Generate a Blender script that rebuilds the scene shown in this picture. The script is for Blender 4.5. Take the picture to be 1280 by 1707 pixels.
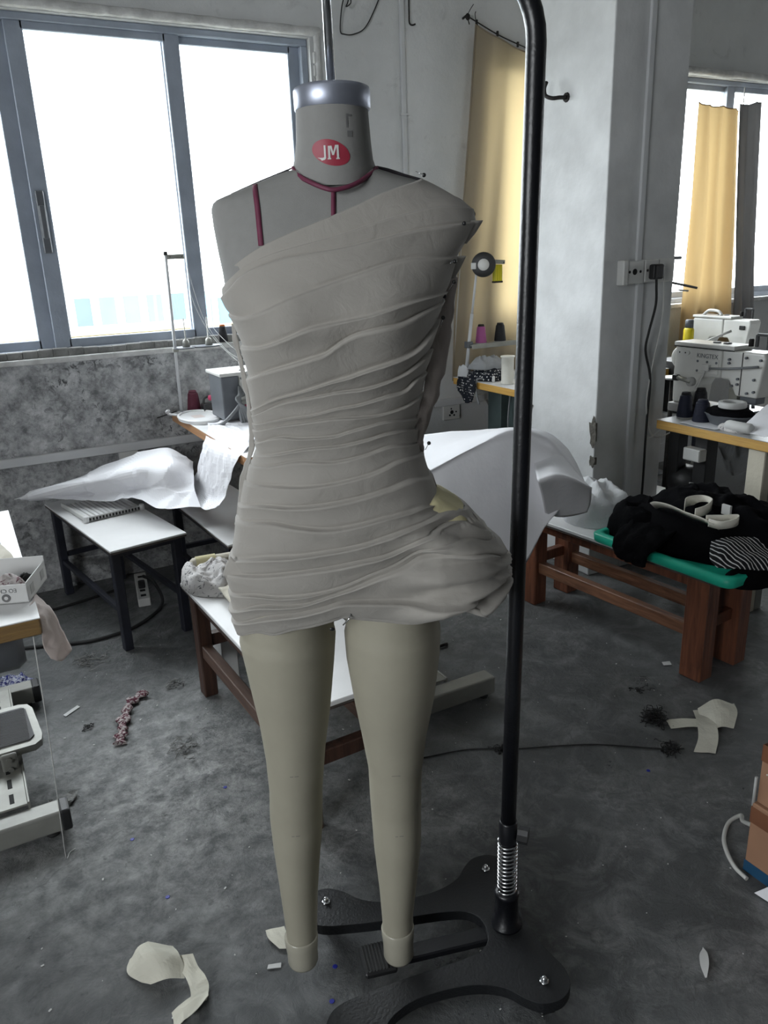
import bpy, bmesh, math, random
import numpy as np
from mathutils import Vector, Matrix, noise

for o in list(bpy.data.objects):
    bpy.data.objects.remove(o)
SC = bpy.context.scene
COL = SC.collection

# ---------------------------------------------------------------- camera
cam_data = bpy.data.cameras.new('camera')
cam_data.sensor_fit = 'HORIZONTAL'
cam_data.sensor_width = 36.0
cam_data.lens = 36.0 * 1300.0 / 1280.0
cam_data.clip_start = 0.02
cam_data.clip_end = 500
cam = bpy.data.objects.new('camera', cam_data)
COL.objects.link(cam)
_r = Vector((0.877, -0.480, -0.036)); _d = Vector((-0.180, -0.258, -0.949))
_f = Vector((0.446, 0.839, -0.313)).normalized()
_r = (_r - _f * _r.dot(_f)).normalized(); _d = _f.cross(_r)
cam.matrix_world = Matrix(((_r.x, -_d.x, -_f.x, 0.0), (_r.y, -_d.y, -_f.y, 0.0), (_r.z, -_d.z, -_f.z, 1.5), (0, 0, 0, 1)))
SC.camera = cam

# ---------------------------------------------------------------- overcast sky, exposure
SKY = 11.0
world = bpy.data.worlds.new('overcast_sky')
SC.world = world
world.use_nodes = True
bg = world.node_tree.nodes['Background']
bg.inputs['Color'].default_value = (0.93, 0.97, 1.0, 1)
bg.inputs['Strength'].default_value = SKY
SC.view_settings.view_transform = 'Standard'
SC.view_settings.look = 'None'
SC.view_settings.exposure = 0.3
SC.view_settings.gamma = 1.0
SC.view_settings.use_curve_mapping = False
SC.cycles.max_bounces = 10
SC.cycles.diffuse_bounces = 6
SC.cycles.transparent_max_bounces = 12
SC.cycles.use_denoising = True
SC.cycles.caustics_reflective = False
SC.cycles.caustics_refractive = False


def portal(name, loc, rot, sx, sy):
    l = bpy.data.lights.new(name, 'AREA'); l.shape = 'RECTANGLE'; l.size = sx; l.size_y = sy
    l.cycles.is_portal = True
    o = bpy.data.objects.new(name, l); COL.objects.link(o); o.location = loc; o.rotation_euler = rot
    return o


HP = math.pi / 2
# sampling portals in the windows and added side openings (they guide the sky light, they emit nothing)
portal('opening_portal', (0.33, 4.14, 1.80), (-HP, 0, 0), 2.86, 1.40)
portal('opening_portal', (4.72, 4.14, 1.80), (-HP, 0, 0), 3.76, 1.40)
portal('opening_portal', (-3.24, -.5, 1.80), (0, -HP, 0), 1.40, 2.2)  # unseen added opening, sky fill from the left
portal('opening_portal', (12.24, .4, 1.80), (0, HP, 0), 1.40, 1.8)  # unseen added opening, sky fill from the right


# ================================================================ materials
MATS = {}


def _n(nt, t, x=0, y=0, **kw):
    n = nt.nodes.new(t); n.location = (x, y)
    for k, v in kw.items():
        setattr(n, k, v)
    return n


def _ramp(nt, stops):
    r = _n(nt, 'ShaderNodeValToRGB'); cr = r.color_ramp
    while len(cr.elements) < len(stops):
        cr.elements.new(0.5)
    for e, (p, c) in zip(cr.elements, stops):
        e.position = p
        e.color = (c, c, c, 1) if isinstance(c, (int, float)) else (*c, 1)
    return r


def _mix(nt, fac, a, b, mode='MIX'):
    m = _n(nt, 'ShaderNodeMix', data_type='RGBA', blend_type=mode)
    for sock, v in ((m.inputs[0], fac), (m.inputs[6], a), (m.inputs[7], b)):
        if hasattr(v, 'is_linked') or hasattr(v, 'links'):
            nt.links.new(v, sock)
        elif isinstance(v, (int, float)):
            sock.default_value = v
        else:
            sock.default_value = (*v, 1)
    return m.outputs[2]


def _noise(nt, co, scale, detail=4, rough=0.55, dist=0.0):
    n = _n(nt, 'ShaderNodeTexNoise'); n.inputs['Scale'].default_value = scale; n.inputs['Detail'].default_value = detail
    n.inputs['Roughness'].default_value = rough; n.inputs['Distortion'].default_value = dist
    nt.links.new(co, n.inputs['Vector'])
    return n.outputs['Fac']


def mat(name, col, rough=0.6, metal=0.0, var=0.12, scale=9.0, bump=0.08, bscale=70.0, col2=None, spec=0.5, trans=0.0, alpha=1.0, stretch=None, bdist=0.004):
    """Principled material with noise colour variation and fine relief."""
    if name in MATS:
        return MATS[name]
    m = bpy.data.materials.new(name); m.use_nodes = True; nt = m.node_tree
    b = nt.nodes['Principled BSDF']
    tc = _n(nt, 'ShaderNodeTexCoord'); co = tc.outputs['Object']
    if stretch:
        mp = _n(nt, 'ShaderNodeMapping'); mp.inputs['Scale'].default_value = stretch
        nt.links.new(co, mp.inputs['Vector']); co = mp.outputs['Vector']
    c2 = col2 or tuple(max(0, c * (1 - 2.2 * var)) for c in col)
    f = _ramp(nt, [(0.32, 0.0), (0.72, 1.0)]); nt.links.new(_noise(nt, co, scale), f.inputs['Fac'])
    out = _mix(nt, f.outputs['Color'], c2, col)
    nt.links.new(out, b.inputs['Base Color'])
    b.inputs['Roughness'].default_value = rough; b.inputs['Metallic'].default_value = metal
    b.inputs['Specular IOR Level'].default_value = spec
    if trans:
        b.inputs['Transmission Weight'].default_value = trans
    if alpha < 1:
        b.inputs['Alpha'].default_value = alpha
    if bump:
        bp = _n(nt, 'ShaderNodeBump'); bp.inputs['Strength'].default_value = bump * 4 if bump < .25 else 1.0; bp.inputs['Distance'].default_value = bdist
        nt.links.new(_noise(nt, co, bscale, 5), bp.inputs['Height']); nt.links.new(bp.outputs['Normal'], b.inputs['Normal'])
    MATS[name] = m
    return m


def cloth_mat(name, col, trans=0.0, weave=900.0, var=0.07, bump=0.25, wr=28.0, wramp=0.5, sheen=0.15, tcol=None):
    m = bpy.data.materials.new(name); m.use_nodes = True; nt = m.node_tree; b = nt.nodes['Principled BSDF']
    co = _n(nt, 'ShaderNodeTexCoord').outputs['Object']
    out = _mix(nt, _noise(nt, co, 7.0), tuple(c * (1 - var * 2) for c in col), col)
    nt.links.new(out, b.inputs['Base Color'])
    b.inputs['Roughness'].default_value = 0.85; b.inputs['Sheen Weight'].default_value = sheen; b.inputs['Specular IOR Level'].default_value = 0.25
    bp = _n(nt, 'ShaderNodeBump'); bp.inputs['Strength'].default_value = bump; bp.inputs['Distance'].default_value = 0.001
    nt.links.new(_noise(nt, co, weave, 2), bp.inputs['Height'])
    b2 = _n(nt, 'ShaderNodeBump'); b2.inputs['Strength'].default_value = wramp; b2.inputs['Distance'].default_value = 0.006
    nt.links.new(_noise(nt, co, wr, 4, 0.6, 0.8), b2.inputs['Height']); nt.links.new(bp.outputs['Normal'], b2.inputs['Normal'])
    nt.links.new(b2.outputs['Normal'], b.inputs['Normal'])
    if trans:
        t = _n(nt, 'ShaderNodeBsdfTranslucent'); t.inputs['Color'].default_value = (*(tcol or col), 1)
        ms = _n(nt, 'ShaderNodeMixShader'); ms.inputs[0].default_value = trans
        nt.links.new(b.outputs[0], ms.inputs[1]); nt.links.new(t.outputs[0], ms.inputs[2])
        nt.links.new(ms.outputs[0], nt.nodes['Material Output'].inputs['Surface'])
    MATS[name] = m
    return m


def glass_mat(name, tint=(1, 1, 1), gloss=0.05, haze=0.0):
    m = bpy.data.materials.new(name); m.use_nodes = True; nt = m.node_tree
    nt.nodes.remove(nt.nodes['Principled BSDF'])
    t = _n(nt, 'ShaderNodeBsdfTransparent'); t.inputs[0].default_value = (*tint, 1)
    g = _n(nt, 'ShaderNodeBsdfGlossy'); g.inputs['Roughness'].default_value = 0.03
    ms = _n(nt, 'ShaderNodeMixShader'); ms.inputs[0].default_value = gloss
    nt.links.new(t.outputs[0], ms.inputs[1]); nt.links.new(g.outputs[0], ms.inputs[2])
    last = ms
    if haze:
        d = _n(nt, 'ShaderNodeBsdfDiffuse'); d.inputs[0].default_value = (.8, .8, .8, 1)
        m2 = _n(nt, 'ShaderNodeMixShader'); m2.inputs[0].default_value = haze
        nt.links.new(ms.outputs[0], m2.inputs[1]); nt.links.new(d.outputs[0], m2.inputs[2]); last = m2
    nt.links.new(last.outputs[0], nt.nodes['Material Output'].inputs['Surface'])
    MATS[name] = m
    return m


def floor_mat():
    m = bpy.data.materials.new('concrete_floor'); m.use_nodes = True; nt = m.node_tree; b = nt.nodes['Principled BSDF']
    co = _n(nt, 'ShaderNodeTexCoord').outputs['Object']
    big = _ramp(nt, [(0.36, 0.0), (0.66, 1.0)]); nt.links.new(_noise(nt, co, 1.1, 5, .6, .6), big.inputs['Fac'])
    base = _mix(nt, big.outputs['Color'], (0.060, 0.064, 0.066), (0.120, 0.125, 0.125))
    mid = _ramp(nt, [(0.46, 0.0), (0.66, 1.0)]); nt.links.new(_noise(nt, co, 6.5, 8, .7, 1.2), mid.inputs['Fac'])
    base = _mix(nt, mid.outputs['Color'], base, (0.175, 0.18, 0.18))
    # dusty worn patches (a stain on the floor itself)
    w = _ramp(nt, [(0.50, 0.0), (0.72, 1.0)]); nt.links.new(_noise(nt, co, 1.9, 10, .72, .9), w.inputs['Fac'])
    fine = _ramp(nt, [(0.45, 0.0), (0.62, 1.0)]); nt.links.new(_noise(nt, co, 26, 8, .75, 1.5), fine.inputs['Fac'])
    wm = _mix(nt, 1.0, w.outputs['Color'], fine.outputs['Color'], 'MULTIPLY')
    base = _mix(nt, wm, base, (0.30, 0.30, 0.295))
    # trodden dust plus painted window glare, whitest on open floor before the low tables
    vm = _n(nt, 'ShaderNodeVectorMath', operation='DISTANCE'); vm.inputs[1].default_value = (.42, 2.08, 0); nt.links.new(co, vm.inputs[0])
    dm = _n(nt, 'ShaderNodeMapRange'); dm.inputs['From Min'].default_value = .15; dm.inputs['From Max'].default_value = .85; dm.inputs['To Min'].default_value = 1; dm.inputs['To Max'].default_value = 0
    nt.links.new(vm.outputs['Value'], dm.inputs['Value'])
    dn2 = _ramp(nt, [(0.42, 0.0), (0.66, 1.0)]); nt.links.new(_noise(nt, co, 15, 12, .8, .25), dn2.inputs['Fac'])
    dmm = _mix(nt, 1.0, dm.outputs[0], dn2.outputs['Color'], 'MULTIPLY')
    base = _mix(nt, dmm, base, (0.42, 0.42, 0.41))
    # dark pits
    pit = _ramp(nt, [(0.60, 0.0), (0.68, 1.0)]); nt.links.new(_noise(nt, co, 34, 6, .65), pit.inputs['Fac'])
    pm = _mix(nt, 0.55, (0, 0, 0), pit.outputs['Color'])
    base = _mix(nt, pm, base, (0.045, 0.047, 0.05))
    # hairline cracks
    vo = _n(nt, 'ShaderNodeTexVoronoi', feature='DISTANCE_TO_EDGE'); vo.inputs['Scale'].default_value = 0.85
    mp = _n(nt, 'ShaderNodeMapping'); dn = _n(nt, 'ShaderNodeTexNoise'); dn.inputs['Scale'].default_value = 3.0; dn.inputs['Detail'].default_value = 6
    nt.links.new(co, dn.inputs['Vector'])
    ad = _n(nt, 'ShaderNodeVectorMath', operation='MULTIPLY_ADD'); ad.inputs[1].default_value = (.5, .5, .5)
    nt.links.new(dn.outputs['Color'], ad.inputs[0]); nt.links.new(co, ad.inputs[2]); nt.links.new(ad.outputs[0], vo.inputs['Vector'])
    cr = _ramp(nt, [(0.0, 1.0), (0.0035, 0.0)]); nt.links.new(vo.outputs['Distance'], cr.inputs['Fac'])
    cm = _mix(nt, 0.35, (0, 0, 0), cr.outputs['Color'])
    base = _mix(nt, cm, base, (0.03, 0.03, 0.03))
    nt.links.new(base, b.inputs['Base Color'])
    rr = _ramp(nt, [(0.35, 0.27), (0.65, 0.58)]); nt.links.new(_noise(nt, co, 3.2, 8, .7), rr.inputs['Fac'])
    nt.links.new(rr.outputs['Color'], b.inputs['Roughness'])
    bp = _n(nt, 'ShaderNodeBump'); bp.inputs['Strength'].default_value = 0.8; bp.inputs['Distance'].default_value = 0.012
    nt.links.new(_noise(nt, co, 18, 10, .72, .5), bp.inputs['Height']); nt.links.new(bp.outputs['Normal'], b.inputs['Normal'])
    MATS['concrete_floor'] = m
    return m


def wall_mat():
    """whitewashed plaster; bare, mouldy render below the long window's sill on the x < 1.9 side."""
    m = bpy.data.materials.new('plaster_wall'); m.use_nodes = True; nt = m.node_tree; b = nt.nodes['Principled BSDF']
    co = _n(nt, 'ShaderNodeTexCoord').outputs['Object']
    f = _ramp(nt, [(0.35, 0.0), (0.7, 1.0)]); nt.links.new(_noise(nt, co, 1.6, 6, .6), f.inputs['Fac'])
    white = _mix(nt, f.outputs['Color'], (0.52, 0.53, 0.53), (0.64, 0.65, 0.65))
    sm = _ramp(nt, [(0.58, 0.0), (0.74, 1.0)]); nt.links.new(_noise(nt, co, 5.5, 9, .7, 1.0), sm.inputs['Fac'])
    white = _mix(nt, _mix(nt, .5, (0, 0, 0), sm.outputs['Color']), white, (0.30, 0.30, 0.31))
    g = _ramp(nt, [(0.36, 0.0), (0.64, 1.0)]); nt.links.new(_noise(nt, co, 12, 10, .78), g.inputs['Fac'])
    grey = _mix(nt, g.outputs['Color'], (0.15, 0.153, 0.157), (0.56, 0.565, 0.57))
    k = _ramp(nt, [(0.51, 0.0), (0.60, 1.0)]); nt.links.new(_noise(nt, co, 26, 8, .75, .6), k.inputs['Fac'])
    k2 = _ramp(nt, [(0.42, 0.0), (0.62, 1.0)]); nt.links.new(_noise(nt, co, 3.0, 5, .6), k2.inputs['Fac'])
    km = _mix(nt, 1.0, k.outputs['Color'], k2.outputs['Color'], 'MULTIPLY')
    grey = _mix(nt, km, grey, (0.06, 0.062, 0.064))
    sep = _n(nt, 'ShaderNodeSeparateXYZ'); nt.links.new(co, sep.inputs[0])
    wob = _noise(nt, co, 4.0, 6, .7)
    def step(sock, edge, width, amp):
        a = _n(nt, 'ShaderNodeMath', operation='MULTIPLY_ADD'); nt.links.new(wob, a.inputs[0]); a.inputs[1].default_value = amp; nt.links.new(sock, a.inputs[2])
        r = _n(nt, 'ShaderNodeMapRange'); r.inputs['From Min'].default_value = edge - width; r.inputs['From Max'].default_value = edge + width
        r.inputs['To Min'].default_value = 1; r.inputs['To Max'].default_value = 0; nt.links.new(a.outputs[0], r.inputs['Value'])
        return r.outputs[0]
    mx = _n(nt, 'ShaderNodeMath', operation='MULTIPLY')
    nt.links.new(step(sep.outputs[2], 1.16, .03, .1), mx.inputs[0]); nt.links.new(step(sep.outputs[0], 2.25, .25, .3), mx.inputs[1])
    base = _mix(nt, mx.outputs[0], white, grey)
    nt.links.new(base, b.inputs['Base Color']); b.inputs['Roughness'].default_value = 0.9; b.inputs['Specular IOR Level'].default_value = .2
    bp = _n(nt, 'ShaderNodeBump'); bp.inputs['Strength'].default_value = 0.5; bp.inputs['Distance'].default_value = 0.01
    nt.links.new(_noise(nt, co, 14, 10, .7), bp.inputs['Height']); nt.links.new(bp.outputs['Normal'], b.inputs['Normal'])
    MATS['plaster_wall'] = m
    return m


def wood_mat(name, c1, c2, stretch=(18, 18, 1.2), rough=.5, bump=.1):
    m = bpy.data.materials.new(name); m.use_nodes = True; nt = m.node_tree; b = nt.nodes['Principled BSDF']
    co = _n(nt, 'ShaderNodeTexCoord').outputs['Object']
    mp = _n(nt, 'ShaderNodeMapping'); mp.inputs['Scale'].default_value = stretch; nt.links.new(co, mp.inputs['Vector'])
    f = _ramp(nt, [(0.3, 0.0), (0.7, 1.0)]); nt.links.new(_noise(nt, mp.outputs['Vector'], 3.0, 8, .65, .7), f.inputs['Fac'])
    nt.links.new(_mix(nt, f.outputs['Color'], c2, c1), b.inputs['Base Color']); b.inputs['Roughness'].default_value = rough
    bp = _n(nt, 'ShaderNodeBump'); bp.inputs['Strength'].default_value = bump * 4; bp.inputs['Distance'].default_value = .002
    nt.links.new(f.outputs['Color'], bp.inputs['Height']); nt.links.new(bp.outputs['Normal'], b.inputs['Normal'])
    MATS[name] = m
    return m


def print_mat(name, ground, ink, kind='dots', scale=60.0, thr=.28):
    """printed cloth: dots, stripes or a blotchy figured print."""
    m = bpy.data.materials.new(name); m.use_nodes = True; nt = m.node_tree; b = nt.nodes['Principled BSDF']
    co = _n(nt, 'ShaderNodeTexCoord').outputs['Object']
    if kind == 'dots':
        v = _n(nt, 'ShaderNodeTexVoronoi'); v.inputs['Scale'].default_value = scale; v.inputs['Randomness'].default_value = .25
        nt.links.new(co, v.inputs['Vector']); r = _ramp(nt, [(thr - .03, 1.0), (thr, 0.0)]); nt.links.new(v.outputs['Distance'], r.inputs['Fac'])
    elif kind == 'stripes':
        v = _n(nt, 'ShaderNodeTexWave'); v.inputs['Scale'].default_value = scale; v.inputs['Distortion'].default_value = 1.2; v.inputs['Detail'].default_value = 1
        nt.links.new(co, v.inputs['Vector']); r = _ramp(nt, [(thr, 0.0), (thr + .06, 1.0)]); nt.links.new(v.outputs['Fac'], r.inputs['Fac'])
    else:
        r = _ramp(nt, [(thr, 0.0), (thr + .08, 1.0)]); nt.links.new(_noise(nt, co, scale, 3, .6, 1.5), r.inputs['Fac'])
    nt.links.new(_mix(nt, r.outputs['Color'], ground, ink), b.inputs['Base Color'])
    b.inputs['Roughness'].default_value = .8; b.inputs['Specular IOR Level'].default_value = .2
    bp = _n(nt, 'ShaderNodeBump'); bp.inputs['Strength'].default_value = .5; bp.inputs['Distance'].default_value = .005
    nt.links.new(_noise(nt, co, 35, 5, .6, .8), bp.inputs['Height']); nt.links.new(bp.outputs['Normal'], b.inputs['Normal'])
    MATS[name] = m
    return m


def pane_grid_mat(name, wallc, winc):
    return mat(name, wallc, .8, var=.05)


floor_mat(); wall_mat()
mat('rear_plaster', (.30, .30, .29), .9, var=.1, scale=3, bump=.1, bscale=30)
mat('white_plaster', (.50, .50, .50), .9, var=.10, scale=3, bump=.12, bscale=30, bdist=.006)
mat('plaster_bead', (.70, .70, .69), .9, var=.16, scale=14, bump=.2, bscale=40, bdist=.008)
mat('window_mortar', (.30, .30, .29), .95, var=.25, scale=12, bump=.2, bscale=50, bdist=.006)
mat('pillar_plaster', (.66, .67, .67), .9, var=.10, scale=4.5, bump=.1, bscale=22, bdist=.006)
mat('bare_cement', (.15, .14, .12), .95, var=.25, scale=40, bump=.24, bscale=90, bdist=.01)
mat('window_aluminium', (.40, .45, .53), .4, .15, var=.12, scale=6, bump=.05)
mat('trunking_plastic', (.60, .61, .62), .5, var=.06, scale=5, bump=.03)
mat('socket_plastic', (.62, .62, .60), .4, var=.04, bump=.0)
mat('dark_hole', (.012, .012, .012), .8, var=0, bump=0)
glass_mat('window_glass', (.97, .985, .99), .05, .0)
mat('form_linen', (.27, .268, .258), .8, var=.03, scale=60, bump=.12, bscale=900, bdist=.0006, spec=.2)
mat('form_legs', (.352, .331, .262), .62, var=.025, scale=20, bump=.06, bscale=500, bdist=.0006, spec=.3)
mat('clear_band', (.40, .38, .31), .25, var=.03, bump=0)
mat('neck_cap', (.44, .47, .56), .40, .8, var=.08, scale=6, bump=.0)
mat('chrome', (.72, .73, .75), .16, 1.0, var=.05, bump=0)
mat('burgundy_tape', (.16, .028, .065), .6, var=.1, scale=50, bump=.05)
mat('dark_tape', (.03, .025, .03), .6, var=.1, bump=.05)
mat('logo_red', (.33, .03, .055), .5, var=.05, bump=0)
mat('logo_white', (.62, .62, .60), .5, var=.03, bump=0)
mat('grey_ink', (.16, .16, .16), .7, var=.1, bump=0)
cloth_mat('muslin', (.40, .378, .345), .10, 1200, .05, .3, 26, .35)
cloth_mat('muslin_back', (.42, .37, .34), .15, 1200, .05, .3, 30, .4)
cloth_mat('yellow_lining', (.74, .68, .42), .25, 1200, .05, .2, 40, .4)
mat('pin_black', (.015, .015, .015), .3, var=0, bump=0)
mat('black_enamel', (.006, .0065, .009), .34, var=.15, scale=20, bump=.04, bscale=140)
mat('black_base', (.010, .011, .013), .46, var=.2, scale=14, bump=.08, bscale=160)
mat('black_rubber', (.018, .018, .018), .75, var=.1, bump=.05)
mat('white_laminate', (.74, .74, .74), .38, var=.04, scale=7, bump=.02, bscale=40)
mat('board_edge', (.10, .085, .075), .7, var=.2, scale=20)
mat('navy_steel', (.020, .022, .034), .5, var=.2, scale=12, bump=.05)
wood_mat('brown_wood', (.24, .088, .045), (.075, .026, .016), (18, 18, 1.6), .45)
wood_mat('brown_rail', (.30, .145, .08), (.095, .038, .022), (18, 1.6, 18), .5)
wood_mat('old_wood', (.085, .040, .026), (.025, .012, .009), (18, 18, 1.6), .5)
wood_mat('old_rail', (.13, .075, .052), (.045, .022, .015), (18, 1.6, 18), .5)
wood_mat('plywood_edge', (.46, .25, .12), (.30, .15, .07), (4, 2, 60), .5)
wood_mat('yellow_edge', (.62, .37, .08), (.46, .25, .06), (4, 2, 60), .5)
wood_mat('ochre_edge', (.26, .16, .055), (.17, .10, .04), (4, 2, 60), .55)
mat('grey_paint_metal', (.30, .30, .275), .42, .2, var=.1, scale=10, bump=.03)
mat('light_metal', (.34, .34, .31), .45, .3, var=.12, scale=12, bump=.03)
mat('black_plastic', (.016, .016, .017), .45, var=.1, bump=.04)
mat('ribbed_rubber', (.13, .13, .135), .7, var=.08, bump=.2, bscale=6, stretch=(1, 60, 1), bdist=.002)
mat('paper_white', (.80, .80, .83), .7, var=.02, scale=5, bump=.10, bscale=30, bdist=.004, spec=.3)
mat('kraft_cream', (.60, .56, .46), .8, var=.05, scale=8, bump=.08)
mat('cream_scrap', (.70, .68, .58), .8, var=.06, scale=12, bump=.12, bscale=80)
mat('machine_white', (.66, .66, .63), .35, var=.06, scale=5, bump=.02)
mat('machine_grey', (.13, .14, .155), .45, var=.1, bump=.02)
mat('machine_shade', (.40, .40, .39), .4, var=.05, bump=.0)
mat('thread_black', (.008, .009, .012), .7, var=.1, scale=30, bump=.2, bscale=4, stretch=(1, 1, 90))
mat('thread_navy', (.006, .009, .028), .65, var=.1, scale=30, bump=.2, bscale=4, stretch=(1, 1, 90))
mat('thread_maroon', (.10, .010, .030), .7, var=.1, scale=30, bump=.2, bscale=4, stretch=(1, 1, 90))
mat('thread_magenta', (.36, .085, .26), .65, var=.1, scale=30, bump=.2, bscale=4, stretch=(1, 1, 90))
mat('thread_white', (.62, .61, .55), .45, var=.05, scale=30, bump=.15, bscale=4, stretch=(1, 1, 90))
mat('orange_plastic', (.55, .16, .03), .5, var=.05, bump=0)
mat('pink_plastic', (.50, .04, .12), .5, var=.05, bump=0)
mat('yellow_plastic', (.72, .58, .02), .45, var=.05, bump=0)
mat('yellow_clear', (.55, .50, .03), .25, var=.05, bump=0)
mat('green_plastic', (.018, .52, .35), .42, var=.08, scale=8, bump=.03)
cloth_mat('black_cloth', (.0035, .0035, .0045), 0, 300, .1, .3, 30, .6, .0)
MATS['black_cloth'].node_tree.nodes['Principled BSDF'].inputs['Specular IOR Level'].default_value = .06
cloth_mat('white_film', (.80, .81, .82), .25, 300, .03, .1, 40, .8, 0)
cloth_mat('curtain_beige', (.40, .36, .30), .45, 700, .06, .2, 9, .35, 0, (.50, .38, .20))
cloth_mat('curtain_orange', (.50, .38, .24), .34, 700, .06, .2, 9, .35, 0, (.40, .28, .13))
cloth_mat('curtain_grey', (.26, .25, .25), .06, 700, .06, .2, 9, .35, 0)
cloth_mat('cream_cloth', (.66, .62, .52), .1, 700, .05, .3, 30, .6)
cloth_mat('pink_gauze', (.76, .68, .65), .35, 500, .05, .3, 26, .5)
cloth_mat('grey_cloth', (.32, .33, .34), 0, 500, .12, .3, 26, .9)
print_mat('polka_cloth', (.010, .012, .018), (.70, .70, .68), 'dots', 70, .30)
print_mat('stripe_cloth', (.008, .008, .010), (.62, .62, .62), 'stripes', 26, .82)
print_mat('figured_cloth', (.58, .56, .55), (.10, .10, .11), 'blotch', 55, .56)
print_mat('pink_figured', (.52, .47, .46), (.16, .06, .08), 'blotch', 60, .55)
print_mat('maroon_rag', (.46, .42, .41), (.09, .02, .035), 'blotch', 70, .44)
print_mat('blue_figured', (.42, .44, .50), (.03, .035, .16), 'blotch', 80, .46)
print_mat('navy_print', (.012, .02, .04), (.30, .34, .40), 'dots', 110, .26)
mat('cardboard', (.34, .185, .11), .8, var=.10, scale=5, bump=.08, bscale=30)
mat('cardboard_tape', (.20, .085, .045), .4, var=.08, bump=.02)
mat('box_blue', (.010, .065, .14), .6, var=.08, bump=.02)
mat('box_white', (.60, .60, .59), .6, var=.04, scale=6, bump=.02)
mat('hose_white', (.55, .55, .52), .45, var=.05, bump=0)
mat('cable_black', (.012, .012, .012), .6, var=.05, bump=0)
mat('cable_white', (.60, .60, .58), .5, var=.05, bump=0)
mat('cable_grey', (.22, .23, .24), .6, var=.1, bump=0)
mat('rust_iron', (.030, .026, .024), .7, .4, var=.3, scale=40, bump=.1)
mat('elastic_cream', (.80, .77, .68), .7, var=.05, scale=30, bump=.1, bscale=200)
mat('blue_dot', (.012, .02, .30), .5, var=.05, bump=0)
mat('teal_post', (.07, .10, .10), .5, var=.15, bump=.03)
mat('hair_tuft', (.012, .012, .012), .8, var=.1, bump=0)
mat('fleck_white', (.70, .70, .68), .9, var=.1, bump=0)
mat('lint_grey', (.34, .34, .33), .95, var=.2, scale=60, bump=.2, bscale=200)
mat('building_white', (.78, .78, .76), .9, var=.04, scale=.3, bump=0)
mat('building_blue', (.10, .30, .50), .6, var=.1, scale=.5, bump=0)
mat('building_dark', (.06, .09, .11), .4, var=.1, scale=.5, bump=0)
mat('outside_ground', (.30, .30, .27), .95, var=.1, scale=.2, bump=0)
mat('yellow_ledge', (.30, .235, .09), .9, var=.1, scale=6, bump=.05)
MT = MATS


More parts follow.
